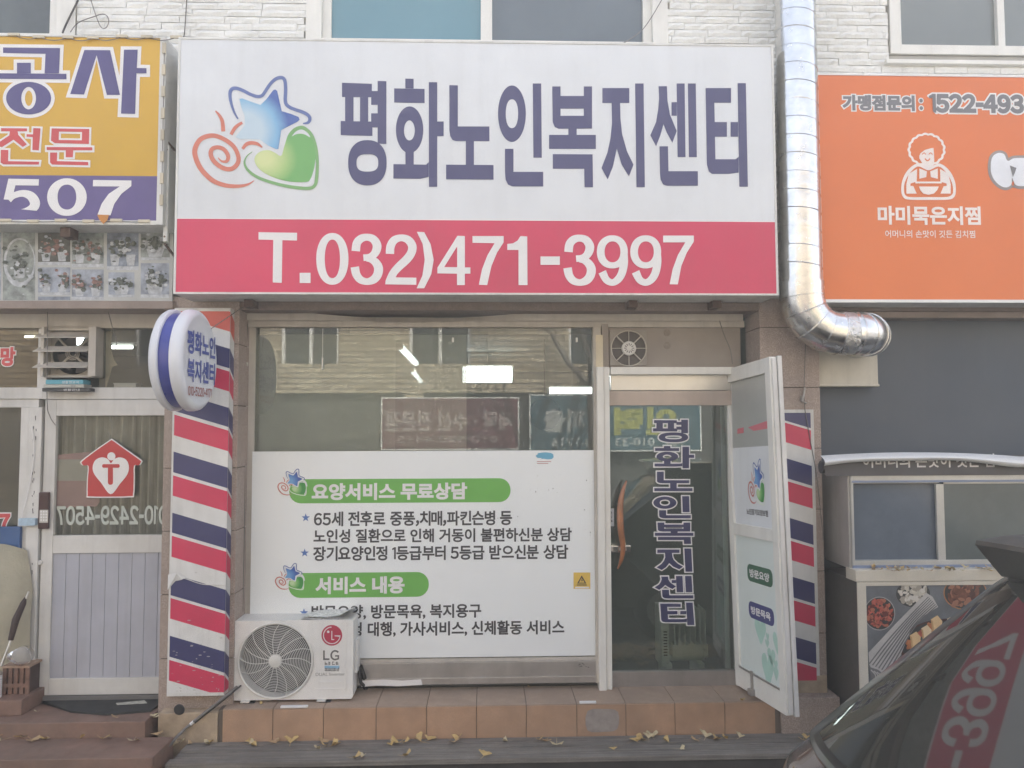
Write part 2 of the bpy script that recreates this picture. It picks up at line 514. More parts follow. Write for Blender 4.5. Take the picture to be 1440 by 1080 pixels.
def three(dx, dy):
    a = [(677, 195), (684, 145), (710, 116), (748, 107), (786, 118), (809, 150), (810, 180), (795, 212), (765, 232), (725, 237)]
    b = [(745, 242), (775, 247), (804, 268), (821, 303), (814, 345), (789, 375), (748, 388), (706, 375), (680, 340), (671, 295)]
    t = lambda q: [(x+dx, y+dy) for x, y in q]
    return [stroke(t(a), [54, 53, 50, 44, 50, 55, 55, 50, 42, 42], 5), stroke(t(b), [36, 44, 52, 57, 56, 52, 42, 48, 52, 54], 5)]
def nine(dx):
    return [(ell(904+dx, 200, 98, 105, p=2.15), [ell(905+dx, 200, 50, 66, p=2.15)]),
            stroke([(977+dx, 215), (978+dx, 270), (966+dx, 330), (942, 374) if 0 else (942+dx, 372), (905+dx, 394), (866+dx, 376), (840+dx, 326)], [48, 50, 50, 48, 42, 46, 52], 6)]
PHONE = Shape(G(_cD, [(62, 75), (306, 79), (305, 128), (62, 122)], [(155, 124), (213, 126), (209, 396), (152, 393)], rc(322, 332, 391, 397),
                (ell(529, 244, 102, 164, p=2.15), [ell(529, 244, 48, 122, p=2.2)]), *three(0, 0),
                stroke([(893, 213), (897, 165), (920, 126), (964, 111), (1008, 124), (1034, 162), (1028, 205), (1000, 246), (950, 293), (914, 335), (893, 385)], [53, 53, 50, 43, 50, 54, 54, 54, 52, 50, 54], 5),
                [(866, 378), (925, 361), (1060, 363), (1060, 408), (863, 405)],
                [(1063, 73), (1110, 75), (1150, 150), (1170, 250), (1155, 340), (1110, 430), (1062, 430), (1098, 350), (1113, 250), (1100, 150)],
                ([(1320, 98), (1367, 100), (1367, 298), (1402, 298), (1402, 338), (1367, 338), (1367, 410), (1317, 410), (1317, 338), (1193, 336), (1193, 300)], [[(1318, 165), (1318, 297), (1236, 296)]]))
              + G(_cE, [(20, 100), (217, 100), (217, 140), (175, 205), (140, 290), (113, 410), (60, 408), (80, 310), (115, 220), (160, 145), (20, 143)],
                  [(323, 100), (366, 102), (368, 410), (311, 410), (311, 188), (240, 188), (240, 150), (275, 146), (305, 128)], rc(450, 229, 572, 282), *three(-50, 6), *nine(0), *nine(211),
                  [(1225, 97), (1419, 97), (1419, 135), (1375, 205), (1340, 290), (1318, 406), (1266, 405), (1285, 310), (1318, 220), (1365, 140), (1225, 140)]))
_cL, _cM = crop(0, 40, 5.538), crop(0, 225, 5.023)
GONG = G(_cL, [(27, 150), (470, 155), (462, 352), (350, 352), (357, 200), (27, 193)], rc(135, 270, 243, 352), [(-190, 350), (520, 355), (520, 398), (-190, 393)], (ell(226, 545, 175, 127), [ell(226, 545, 57, 87)]),
         [(660, 170), (860, 172), (937, 520), (835, 520), (755, 210), (657, 517), (550, 513)], [(968, 168), (1075, 168), (1068, 310), (1143, 312), (1143, 352), (1065, 352), (1055, 668), (945, 665)])
JEON = G(_cL, [(12, 778), (213, 780), (213, 803), (140, 803), (145, 830), (212, 905), (180, 925), (108, 868), (20, 925), (-8, 922), (-8, 890), (75, 835), (80, 803), (12, 803)],
         [(262, 778), (318, 780), (305, 952), (255, 948), (258, 848), (210, 845), (210, 825), (260, 827)], [(10, 948), (68, 948), (66, 1035), (308, 1040), (305, 1062), (30, 1060), (8, 1045)],
         ([(405, 780), (698, 785), (695, 902), (430, 895), (400, 875)], [[(462, 805), (642, 808), (640, 873), (460, 870)]]),
         [(367, 925), (722, 927), (722, 951), (573, 951), (570, 1005), (515, 1005), (515, 951), (367, 949)], [(393, 968), (448, 968), (446, 1035), (690, 1042), (690, 1068), (410, 1062), (393, 1045)])
N507 = G(_cM, [(62, 133), (277, 137), (275, 182), (112, 180), (100, 225), (92, 283), (28, 280)],
         stroke([(62, 281), (100, 252), (165, 237), (222, 258), (250, 308), (222, 350), (150, 372), (88, 355), (54, 312)], [50, 44, 48, 64, 72, 60, 46, 52, 70], 6),
         (ell(475, 263, 140, 133), [ell(475, 263, 66, 88, p=2.2)]),
         [(660, 142), (930, 146), (930, 185), (860, 240), (810, 310), (783, 392), (690, 390), (720, 310), (770, 240), (848, 188), (658, 187)])
N507 = Shape(N507 + Shape([(o, hs) for o, hs in G(_cM, [(-290, 345), (-110, 133), (-60, 133), (-60, 300), (-20, 302), (-20, 340), (-60, 340), (-60, 392), (-130, 392), (-130, 340), (-290, 340)])]))

# the emblem: star, heart and snail curl (crop 260,90 at 5.685)
EMB = dict(
    star=[[(437, 280), (460, 276), (530, 303), (605, 328), (650, 285), (705, 212), (722, 204), (738, 215), (755, 290), (775, 378), (850, 400), (910, 425), (918, 447), (900, 463), (840, 493), (770, 530), (760, 600), (748, 680), (730, 682), (670, 655), (600, 605), (520, 600), (440, 600), (405, 585), (440, 540), (480, 490), (478, 420), (450, 340)]],
    star_line=[stroke([(425, 440), (395, 385), (370, 310), (361, 240), (375, 203), (410, 195), (465, 213), (520, 242), (575, 260), (615, 255), (640, 225), (680, 165), (725, 122), (770, 110), (798, 130), (806, 200), (804, 300), (828, 340), (880, 365), (940, 385), (985, 410), (1000, 440), (985, 470), (945, 477)], [12, 17, 22, 27, 29, 28, 26, 26, 26, 26, 26, 26, 27, 28, 28, 28, 28, 28, 27, 27, 27, 27, 22, 10], 4)],
    snail=[stroke([(245, 375), (275, 410), (300, 460), (308, 540)], [10, 22, 30, 32], 5), stroke([(370, 565), (395, 520), (425, 490), (460, 470)], [26, 28, 26, 22], 5),
           stroke([(462, 680), (490, 645), (530, 632), (580, 640), (620, 668)], [22, 30, 30, 26, 10], 5),
           stroke([(265, 748), (295, 778), (335, 778), (347, 740), (320, 690), (270, 667), (220, 680), (208, 725), (235, 780), (300, 830), (370, 840), (420, 800), (428, 740), (390, 660), (310, 600), (220, 573), (130, 600), (85, 670), (85, 740), (130, 840), (220, 930), (320, 970), (420, 978), (500, 965), (555, 933)],
                  [6, 16, 26, 32, 32, 32, 34, 36, 36, 36, 36, 36, 34, 34, 34, 36, 38, 40, 40, 40, 38, 34, 28, 18, 5], 5)],
    heart=[catmull([(770, 735), (795, 660), (830, 560), (880, 515), (935, 505), (985, 525), (1030, 590), (1052, 680), (1052, 760), (1030, 850), (1003, 925), (975, 943), (880, 945), (780, 930), (680, 895), (600, 845), (560, 785), (565, 735), (610, 698), (670, 690), (720, 710)], True, 4)],
    heart_line=[stroke([(540, 703), (495, 740), (478, 795), (510, 855), (590, 910), (720, 955), (860, 985), (990, 995), (1040, 970), (1055, 900), (1060, 780), (1050, 670), (1015, 570), (960, 515), (920, 508), (870, 530), (835, 570)], [5, 10, 16, 22, 24, 24, 26, 26, 26, 26, 22, 20, 22, 24, 24, 22, 10], 5)],
    gleam=[catmull([(855, 580), (890, 540), (935, 525), (980, 550), (1003, 588), (960, 565), (920, 558), (885, 565)], True, 4),
           catmull([(1045, 760), (1042, 850), (1025, 950), (985, 975), (990, 945), (1015, 900), (1035, 830)], True, 4)])

# ------------------------------------------------------------------ palette
white_print = mat('white_sign_sheet', (.68, .705, .725), .42, var=.035, vs=1.2, dirt=.16, ds=.9, streak=.07, bump=.004, bs=2.2)
red_print = mat('crimson_print', (.60, .05, .115), .42, var=.07, vs=1.0, dirt=.1, streak=.06, bump=.004, bs=2.2)
navy_print = mat('navy_print', (.068, .07, .165), .45, var=.06, vs=2)
sheet_white = mat('white_letter_film', (.74, .73, .72), .45, var=.03)
cab_white = mat('white_painted_metal', (.66, .66, .63), .5, var=.06, dirt=.35, streak=.35)
yellow_print = mat('faded_yellow_print', (.60, .36, .035), .45, var=.08, vs=1.5, dirt=.14, dirt_shade_c=(.5, .25, .05))
purple_print = mat('purple_print', (.11, .085, .235), .45, var=.1)
red_letter = mat('red_letter_print', (.55, .07, .075), .45)
blue_letter = mat('deep_blue_letter_print', (.075, .065, .20), .45)
orange_print = mat('orange_print', (.68, .17, .045), .4, var=.06, vs=.9)
grey_letter = mat('grey_letter_print', (.17, .17, .185), .45)
pink_white = mat('pale_line_print', (.80, .72, .68), .45)
green_print = mat('green_print', (.15, .42, .085), .45, var=.04)
dark_text = mat('charcoal_text_print', (.05, .05, .055), .5)
stripe_red = mat('stripe_red', (.56, .035, .095), .38, var=.08, dirt=.1)
stripe_orange = mat('stripe_faded_red', (.56, .10, .075), .38, var=.08)
stripe_blue = mat('stripe_navy', (.038, .04, .13), .38, var=.08, dirt=.08)
stripe_white = mat('stripe_white', (.68, .68, .66), .4, var=.05, dirt=.3, streak=.2)
frame_beige = mat('weathered_beige_paint', (.50, .465, .41), .55, var=.08, dirt=.35, streak=.3)
frame_white = mat('white_frame_paint', (.62, .61, .58), .5, var=.06, dirt=.3, streak=.25)
frame_clean = mat('white_upvc', (.73, .72, .67), .4, var=.04, dirt=.15, streak=.15)
brown_metal = mat('brown_metal_trim', (.27, .215, .185), .55, var=.15, dirt=.4, streak=.35)
lintel_stone = mat('lintel_brown_stone', (.25, .195, .17), .7, var=.2, vs=14, dirt=.4, fine=.3, bump=.002)
steel = mat('brushed_steel', (.60, .58, .55), .32, metal=.9, var=.08, dirt=.12)
dull_steel = mat('dull_steel', (.45, .43, .41), .42, metal=.75, var=.12, dirt=.25, streak=.2)
granite = mat('pink_granite', (.46, .37, .315), .6, var=.16, vs=30, fine=.45, fs=140, dirt=.25, streak=.25, bump=.0015, bs=150)
tile_top = mat('worn_brown_tile', (.40, .295, .22), .6, var=.2, vs=6, dirt=.45, fine=.15)
tile_face = mat('terracotta_tile', (.44, .275, .175), .55, var=.25, vs=6, dirt=.5, dirt_shade_c=(.22, .17, .13), fine=.12)
grout = mat('dark_grout', (.12, .095, .075), .85, dirt=.3)
deck_m = mat('weathered_grey_timber', (.24, .22, .195), .75, var=.25, vs=7, dirt=.35, dirt_shade_c=(.08, .07, .06), fine=.2, bump=.003, bs=40, grain=.7)
step_m = mat('red_brown_painted_step', (.205, .125, .095), .65, var=.22, vs=7, dirt=.55, dirt_shade_c=(.16, .135, .11), bump=.002, bs=50)
asphalt = mat('asphalt', (.14, .137, .13), .85, var=.25, vs=2, fine=.4, bump=.004, bs=90)
black_rubber = mat('black_rubber', (.03, .031, .03), .8, var=.2)
dark_plastic = mat('dark_plastic', (.02, .02, .022), .5)
grey_paint = mat('blue_grey_board', (.40, .41, .46), .5, var=.08, vs=4, streak=.2, dirt=.15)
rust = mat('rusty_iron', (.10, .065, .05), .8, var=.3, vs=30)
cable_m = mat('black_cable', (.03, .028, .027), .6)
grey_cable = mat('grey_cable', (.16, .15, .14), .6)
clear_glass = glass('window_glass', (.85, .88, .86), 1.66, .07, (.42, .44, .40), grime=.06)  # grey diffuse share brightens the dark glass like a lens veil
room_glass = glass('old_door_glass', (.85, .86, .84), 1.32, .05, (.4, .4, .37), grime=.05)
door_glass = glass('door_glass', (.82, .88, .85), 1.85, .08, (.33, .38, .355), grime=.05)  # even grey veil mixed in to lift the blacks, as lens glare does
lamp_m = emit('lit_tube', (.93, 1.0, 1.0), 2.4)

# ------------------------------------------------------------------ emblem printing
g_star = print_gradient('star_blue_blend', (.50, .62, .70), (.22, .45, .66), (.075, .14, .40), .12, .30, .30, .72)
g_star2 = print_gradient('small_star_blue_blend', (.16, .35, .60), (.08, .2, .5), (.05, .10, .36), .12, .30, .20, .7)
g_heart = print_gradient('heart_green_blend', (.62, .68, .34), (.40, .56, .22), (.17, .42, .14), .17, .42, .10, .52)
g_heart2 = print_gradient('small_heart_green_blend', (.5, .66, .36), (.2, .46, .14), (.05, .27, .06), .2, .4, .1, .55)
snail_m = mat('coral_line_print', (.60, .19, .13), .45)
pinkline_m = mat('pink_line_print', (.55, .2, .17), .45)
starline_m = mat('blue_line_print', (.12, .17, .38), .45)
heartline_m = mat('green_line_print', (.20, .40, .16), .45)
paleline_m = mat('pale_green_line_print', (.70, .76, .66), .45)
def emblem(parent, pl, fn, h, small=False):
    """fn maps emblem crop coordinates to photo pixels"""
    S = lambda k: Shape([(o, []) for o in EMB[k]]).mapped(fn)
    sets = [('star', 'star', g_star2 if small else g_star, 0), ('star_outline', 'star_line', starline_m, .0005), ('heart', 'heart', g_heart2 if small else g_heart, .0002),
            ('heart_gleam', 'gleam', white_print, .0009), ('heart_outline', 'heart_line', paleline_m if small else heartline_m, .0012), ('snail_curl', 'snail', pinkline_m if small else snail_m, .0006)]
    if small:
        halo = MB()
        put(halo, pl, Shape([(o, []) for o in EMB['heart']+EMB['star']]).grown(45).mapped(fn), h-.0006, .0001)
        halo.build('emblem_halo', white_print, parent)
    e = None
    for nm, k, mm, dh in sets:
        o = put(MB(), pl, S(k), h+dh, .00005).build(nm, mm, parent)
    return

# ================================================================== THE SETTING
road = MB().box(-60, 60, -60, 30, -.4, -.06)
lone('road', road, asphalt, None, None, kind='structure')
far_pav = MB().box(-30, 30, -13.3, -11.9, -.05, .06)
lone('pavement', far_pav, mat('concrete_paving', (.30, .29, .27), .8, var=.15, vs=3, dirt=.3), None, None, kind='structure', bev=.01)

# ------------------------------------------------------------------ the shop building
ROAD_Z = -.06
B = thing('shop_building', 'pale brick shop building with a glazed shop front between granite pilasters', 'building')
WY = -.20
def zpix(y, Y): return at(720, y, Y).z
# openings of the upper windows: (x0,x1,z0)
w1 = RX(-40, 0, 110, 72, WY); w2 = RX(432, 0, 937, 78, WY); w3 = RX(1247, 0, 1700, 81, WY)
TOPZ = 5.75
openings = [(w1[0]-.6, w1[1], w1[2]), (w2[0], w2[1], w2[2]), (w3[0], w3[1]+.3, w3[2])]
brick_m = mat('white_split_brick', (.74, .74, .705), .75, var=.08, vs=7, dirt=.14, streak=.1, dirt_shade_c=(.40, .37, .32), bump=.006, bs=55)
mb = MB(); z0w = 2.95; ch = .0475; bl = .23
row = 0; z = z0w
while z < 5.35:
    x = -4.9 + (row % 2)*bl*.5 + random.uniform(-.03, .03)
    while x < 4.9:
        l = bl*random.choice((1, 1, 1, .62, 1.3)); xa, xb = x+.0015, x+l-.0015; za, zb = z+.0015, z+ch-.0015
        x += l
        if any(xb > a+.004 and xa < b-.004 and zb > c for a, b, c in openings):
            for a, b, c in openings:
                if zb > c:
                    if xa < a < xb: xb = a
                    elif xa < b < xb: xa = b
            if any(xb > a+.004 and xa < b-.004 and zb > c for a, b, c in openings) or xb-xa < .02: continue
        d0 = random.uniform(0, .006)
        nu, nv = max(2, int((xb-xa)/.035)), 2
        P = [[(xa+(xb-xa)*i/nu, WY-.012-d0-(0 if i in (0, nu) or j in (0, nv) else random.uniform(.002, .013)) - (.003*random.random()), za+(zb-za)*j/nv) for j in range(nv+1)] for i in range(nu+1)]
        gv = [[mb.bm.verts.new(q) for q in col_] for col_ in P]
        for i in range(nu):
            for j in range(nv): mb.bm.faces.new((gv[i][j], gv[i+1][j], gv[i+1][j+1], gv[i][j+1]))
        back = [mb.bm.verts.new((q[0], WY, q[2])) for q in (P[0][0], P[nu][0], P[nu][nv], P[0][nv])]
        mb.bm.faces.new((gv[0][0], *[gv[i][0] for i in range(1, nu+1)], back[1], back[0]))
        mb.bm.faces.new((gv[nu][nv], *[gv[i][nv] for i in range(nu-1, -1, -1)], back[3], back[2]))
        mb.bm.faces.new((gv[0][nv], *[gv[0][j] for j in range(nv-1, -1, -1)], back[0], back[3]))
        mb.bm.faces.new((gv[nu][0], *[gv[nu][j] for j in range(1, nv+1)], back[2], back[1]))
    z += ch; row += 1
mb.build('brick_facing', brick_m, B)
# the wall behind the bricks, piers between the openings, and the storeys above
mortar = mat('grey_mortar', (.40, .39, .36), .9, dirt=.3)
mb = MB()
xs = [-9.0]
for a, b, c in openings: xs += [a, b]
xs.append(11.0)
for i in range(0, len(xs), 2): mb.box(xs[i], xs[i+1], WY, WY+.25, 2.95, TOPZ)
for a, b, c in openings: mb.box(a, b, WY, WY+.25, 2.95, c)
mb.box(-9, 11, WY, WY+.25, TOPZ, 6.4)
mb.box(-9, 11, 9.0, 9.2, 0, 6.4).box(-9.2, -9, WY, 9.2, 0, 6.4).box(11, 11.2, WY, 9.2, 0, 6.4).box(-9, 11, WY+.25, 9, 6.2, 6.4)
mb.build('wall', mortar, B)
# floors and ceilings of the rooms
inner_wall = mat('interior_plaster', (.19, .205, .185), .8, var=.05)
inner_dark = mat('dim_interior', (.22, .22, .21), .85, var=.1)
inner_floor = mat('interior_floor', (.10, .095, .085), .4, var=.1)
mb = MB().box(-9, 11, .06, 9, 2.96, 3.10); mb.build('ceiling', inner_wall, B)
mb = MB().box(-1.78, 3.9, .06, 8.98, .20, .33).box(-4.9, -1.98, .06, 8.98, .05, .18); mb.build('floor', inner_floor, B)
mb = MB().box(-1.98, -1.78, .06, 7.0, .0, 2.96).box(1.86, 1.98, .06, 8.98, .0, 2.96).box(-1.78, 1.86, 6.9, 7.0, .33, 2.96)
mb.box(-4.95, -4.85, .06, 6, 0, 2.96).box(-4.85, -1.98, 4.2, 4.3, .18, 2.96); mb.build('interior_wall', inner_wall, B)
# upper windows
teal_pane = mat('teal_filmed_pane', (.13, .26, .31), .09, var=.05, vs=1, spec=.6)
grey_pane = mat('grey_blue_pane', (.10, .125, .14), .06, var=.1, vs=2, spec=.9)
green_pane = mat('dark_green_pane', (.045, .055, .05), .05, var=.4, vs=3, spec=.9)
fog_pane = mat('fogged_pane', (.17, .19, .185), .12, var=.1, vs=1, spec=.8)
def upper_window(pxl, pxr, pyb, frame_px, panes, meet, mm=frame_clean):
    a = RX(pxl, -160, pxr, pyb, WY)
    f = MB(); t = frame_px*5.1/F
    f.box(a[0], a[0]+t, WY-.022, WY+.1, a[2], a[3]).box(a[1]-t, a[1], WY-.022, WY+.1, a[2], a[3]).box(a[0]+t, a[1]-t, WY-.02, WY+.1, a[2], a[2]+t)
    # inner sash
    g = t*.55
    f.box(a[0]+t, a[0]+t+g, WY+.02, WY+.08, a[2]+t, a[3]).box(a[1]-t-g, a[1]-t, WY+.02, WY+.08, a[2]+t, a[3])
    for m_ in meet:
        q = RX(m_[0], 0, m_[1], 10, WY+.01); f.box(q[0], q[1], WY+.01, WY+.09, a[2]+t, a[3])
    fo = f.build('window', mm, B, bev=.003)
    lo = a[0]+t
    cuts = [RX(m_[0], 0, m_[1], 10, WY+.01) for m_ in meet]
    edges = [a[0]+t] + [(c[0]+c[1])/2 for c in cuts] + [a[1]-t]
    for i, pm in enumerate(panes):
        p = MB().box(edges[i]+.002, edges[i+1]-.002, WY+.045+.012*i, WY+.05+.012*i, a[2]+t*.9, a[3]); p.build('pane', pm, fo)
    return fo
upper_window(-160, 110, 73, 26, [green_pane], [])
upper_window(432, 937, 79, 22, [teal_pane, grey_pane], [(676, 692)])
upper_window(1247, 1700, 80, 14, [fog_pane, fog_pane], [(1402, 1412)])
a = RX(1240, 0, 1720, 96, WY); b_ = zpix(81, WY)
MB().box(a[0], a[1], WY-.05, WY-.014, a[2], b_).build('window_sill', frame_clean, B, bev=.004)

# lintel and trims above the shop front
def zz(y, Y): return zpix(y, Y)
mb = MB().box(-4.9, 4.9, WY-.013, .10, zz(437, WY), 2.95)
mb.build('lintel', lintel_stone, B, bev=.004)
zl = zz(437, WY)
a = RX(338, 460, 1045, 460, 0)
mb = MB()
def warped(u, v):
    x = a[0]+.02+(a[1]-a[0]-.04)*u; sag = .05*max(0, 1-abs((u-.34)/.24)**2) if .1 < u < .58 else 0
    return (x, -.06-.004*math.sin(u*9), zz(451, -.06)+(zz(438, -.06)-zz(451, -.06))*v - sag*(v > .5)*1.0)
mb.grid(warped, 60, 3)
mb.build('trim_board', frame_beige, B)
MB().box(a[0], a[1], -.03, .03, zz(460, -.03), zz(451, -.03)).build('head_rail', frame_beige, B, bev=.002)

# pilasters: granite blocks with open joints
def pilaster(px0, px1, y0=420, y1=985, nm='pilaster'):
    Y = -.222
    q0 = RX(px0[0], y0, px1[0], y0+5, Y); q1 = RX(px0[1], y1, px1[1], y1+5, Y)
    xa, xb = (q0[0]+q1[0])/2, (q0[1]+q1[1])/2
    mb = MB(); zt = zz(y0-6, Y); zb = zz(y1, Y)
    zs = [zb]
    while zs[-1] < zt-.3: zs.append(zs[-1]+.405)
    zs.append(zt)
    for u, v in zip(zs, zs[1:]): mb.box(xa, xb, Y, .06, u+.003, v-.003)
    mb.mi = 1; mb.box(xa+.006, xb-.006, Y+.006, .055, zb, zt)
    mb.build(nm, [granite, grout], B, bev=.003)
    return xa, xb
PL_ = pilaster((237, 219), (338, 326), 425, 1010)
PR_ = pilaster((1066, 1080), (1150, 1164), 425, 985)
lb = RX(238, 978, 338, 998, -.2)
MB().box(PL_[0]+.06, PL_[1], -.20, .05, .12, zz(976, -.2)).build('pilaster_foot', mat('stained_plinth', (.40, .31, .215), .8, var=.3, vs=8, dirt=.45), B, bev=.004)
MB().box(PR_[0], PR_[1]-.005, -.235, .05, .14, zz(956, -.235)).build('pilaster_foot', mat('stained_plinth', (.3, .25, .19), .8), B, bev=.004)

# main shop window -------------------------------------------------
win = MB()
xa, xb, za, zb_ = RX(338, 456, 846, 961, 0.0)
jl = RX(338, 700, 356, 710, 0)[1]-xa; jr = RX(835, 700, 846, 710, 0); jr = jr[1]-jr[0]
win.box(xa, xa+jl*.45, -.03, .05, za, zb_-.02).box(xa+jl*.45, xa+jl, -.005, .05, za, zb_-.02).box(xb-jr, xb, -.04, .05, za, zb_-.02)
win.box(xa+jl, xb-jr, -.012, .05, zz(930, 0), zz(924, 0))
WIN = win.build('shop_window', frame_beige, B, bev=.002)
gx0, gx1 = xa+jl, xb-jr
MB().box(gx0-.004, gx1+.004, .010, .014, zz(927, .01), zb_-.02).build('pane', clear_glass, WIN)
sb = MB().box(gx0, gx1, -.03, .05, zz(958, -.03), zz(930.5, -.03)).box(gx0, gx1, -.045, -.031, zz(961, -.04), zz(952, -.04)); sb.build('bottom_panel', dull_steel, WIN, bev=.003)
blind_m = glass('mesh_blind', (1, 1, 1), 1.0, .66, (.78, .76, .68), grime=.22)
bd = MB(); q = RX(357, 463, 556, 640, .10); bd.box(q[0], q[1], .10, .103, .5, q[3]); bd.build('roller_blind', blind_m, WIN)
bd = MB(); q = RX(553, 463, 656, 640, .115); bd.box(q[0], q[1], .115, .118, .5, q[3]); bd.build('roller_blind', glass('mesh_blind_thin', (1, 1, 1), 1.0, .52, (.78, .76, .68), grime=.2), WIN)
bx = MB(); q = RX(357, 458, 835, 470, .09); bx.box(q[0], q[1], .09, .16, q[2], q[3]+.03); bx.build('blind_case', mat('grey_case', (.22, .22, .21), .6), WIN)
for x in (637, 811):
    c = at(x, 478, .008); MB().box(c.x-.007, c.x+.007, .004, .0095, c.z-.016, c.z+.016).build('window_tag', frame_clean, WIN)
cd_ = MB(); p = at(454, 462, -.01); cd_.tube([p, p+Vector((0, 0, -.2)), p+Vector((.001, -.002, -.27))], .0022, 6); cd_.tube([p+Vector((0, 0, -.2)), p+Vector((0, 0, -.28))], .006, 6); cd_.build('pull_cord', frame_clean, WIN)

# transom with the extractor fan -----------------------------------
tq = RX(846, 456, 1046, 516, -.02)
TR = MB().box(tq[0]+.03, tq[1]-.02, -.01, .03, tq[2], tq[3]).box(tq[0], tq[0]+.045, -.035, .04, tq[2], tq[3]).build('transom_panel', mat('taupe_panel', (.285, .25, .215), .55, var=.12, vs=3, dirt=.3), B, bev=.002)
MB().pbox(838, 471, 848, 516, -.045, -.036).build('transom_post', mat('cream_strip', (.60, .53, .38), .5), TR)
c = at(884, 490, -.03)
f = MB().box(c.x-.13, c.x+.128, -.024, -.0105, c.z-.118, c.z+.128); f.build('fan_plate', mat('taupe_plate', (.31, .285, .25), .5, dirt=.2), TR, bev=.004)
for sx_, sy_ in ((938, 468), (938, 486)):
    e_ = at(sx_, sy_, -.0105); MB().lathe((e_.x, -.0101, e_.z), (0, -1, 0), [(0, .024), (.0012, .022)], 20).build('round_mark', mat('taupe_stain', (.22, .19, .16), .6, var=.3, vs=30), TR)  # two round brown marks on the panel, made as thin discs
f = MB().lathe((c.x, -.0245, c.z), (0, -1, 0), [(0, .118), (.001, .118)], 40); f.build('fan_shade_disc', mat('fan_shadow', (.10, .09, .08), .7), TR)  # flat dark disc, coloured as the shade inside the fan opening
fr_ = MB()
fr_.tube([(c.x+.122*math.cos(t), -.037, c.z+.122*math.sin(t)) for t in [2*math.pi*i/40 for i in range(40)]], .0045, 6, closed=True)
for k in range(8):
    t = math.pi*k/4; r1 = .126
    fr_.tube([(c.x+.04*math.cos(t), -.040, c.z+.04*math.sin(t)), (c.x+r1*math.cos(t), -.040, c.z+r1*math.sin(t))], .0052 if k % 2 else .0032, 6)
fr_.build('fan_guard', frame_beige, TR)
hb = MB().lathe((c.x, -.030, c.z), (0, -1, 0), [(0, .05), (.014, .05), (.02, .044)], 32); hb.mi = 1
for k in range(12):
    t = 2*math.pi*k/12; pl = FY(-.0502); e = Vector((math.cos(t), math.sin(t))); n2 = Vector((-e.y, e.x))
    pts = [Vector((c.x, c.z))+e*r_+n2*s_ for r_, s_ in ((.018, -.0018), (.034, -.0034), (.034, .0034), (.018, .0018))]
    hb.sheet(pl, [(p.x, p.y) for p in pts], h=.0006)
hb.build('fan_hub', [frame_white, dark_plastic], TR)

# the door set -------------------------------------------------------
D = MB()
D.pbox(841, 516, 851, 973, -.07, .02)
D.pbox(851, 516, 859, 970, -.055, .02)
D.pbox(859, 516, 1032, 526.5, -.06, .02)
DOOR = D.build('door_frame', frame_clean, B, bev=.003)
MB().pbox(859, 527, 1032, 549, .0, .05).build('closer_rail', steel, DOOR, bev=.003)
hr_ = MB().pbox(857, 549.5, 1040, 570, -.012, .05); hr_.build('header_rail', mat('pinkish_rail', (.46, .385, .33), .45, metal=.2, var=.1, dirt=.25, streak=.2), DOOR, bev=.002)
gq = RX(857, 570, 1042, 944, .02)
GD = MB().box(gq[0], gq[1], .018, .026, gq[2], gq[3]).build('glass_door', door_glass, B)
MB().pbox(857, 944, 1042, 967, .0, .05).build('bottom_rail', dull_steel, GD, bev=.003)
cc = at(863, 957, -.003); MB().lathe(cc, (0, -1, 0), [(0, .022), (.004, .02)], 20).build('pivot_cap', dull_steel, GD)
q = RX(1026, 540, 1046, 967, .02); MB().box(q[0]+.02, q[1], -.02, .05, q[2], q[3]).build('hinge_stile', frame_white, GD, bev=.002)
LK = MB().pbox(852, 767.5, 887, 777, -.035, .012); LK.pbox(848, 772, 854, 777, -.05, .0); lk = LK.build('lock', mat('chrome', (.75, .76, .77), .15, metal=1, var=0), GD, bev=.004)
k1 = MB(); c = at(860, 772.5, -.036); k1.lathe(c, (0, -1, 0), [(0, .013), (.008, .012)], 18); c = at(877, 772, -.036); k1.box(c.x-.03, c.x+.02, -.042, -.036, c.z-.010, c.z+.010); k1.build('lock_cylinder', dull_steel, lk, bev=.001)
wood = mat('varnished_wood', (.31, .125, .055), .32, var=.25, vs=12, coat=.4)
HP = [(881, 676), (876, 690), (872.5, 708), (872, 730), (873.5, 750), (876, 768), (874, 786), (868.5, 800)]
hp = [at(x, y, -.055-.03*math.sin(math.pi*i/7)) for i, (x, y) in enumerate(HP)]
hpt = [tuple(p) for p in hp]
sm = catmull(hpt, n=5); rr = catmull([(.005,), (.014,), (.020,), (.023,), (.022,), (.018,), (.014,), (.005,)], n=5)
MB().tube(sm, [r_[0] for r_ in rr], 14).build('pull_handle', wood, GD, smooth=True)
hm = MB()
for x, y in ((875, 748), (873, 712)):
    p = at(x, y, -.06); hm.tube([p, (p.x, .02, p.z)], .008, 8)
hm.build('handle_mount', steel, GD)
# vertical name on the door glass
dl = FY(.0165)
DG = {'평': (916.9, 589, 968.7, 623), '화': (919, 626, 977, 659.6), '노': (918.7, 662, 974.8, 691.9), '인': (917.4, 696.5, 972.4, 730), '복': (919.6, 733.5, 976, 766), '지': (922, 770, 974.6, 805), '센': (919, 808.6, 975.9, 842.6), '터': (926.9, 846, 977.4, 880)}
mb = MB(); mb2 = MB()
for ch_ in NAME:
    x0, y0, x1, y1 = DG[ch_]; s_ = GLY[ch_].fit(x0+1.2, y0+1.2, x1-1.2, y1-1.2)
    put(mb, dl, s_, .004, .0001); put(mb2, dl, s_.grown(1.7), .002, .0001)
mb.build('lettering', mat('dark_navy_film', (.045, .047, .115), .45), GD); mb2.build('lettering_outline', sheet_white, GD)
st = MB(); pl = FY(.016); put(st, pl, Shape([(rc(853.5, 715, 863.5, 740), [])]), .001); sto = st.build('door_label', white_print, GD)
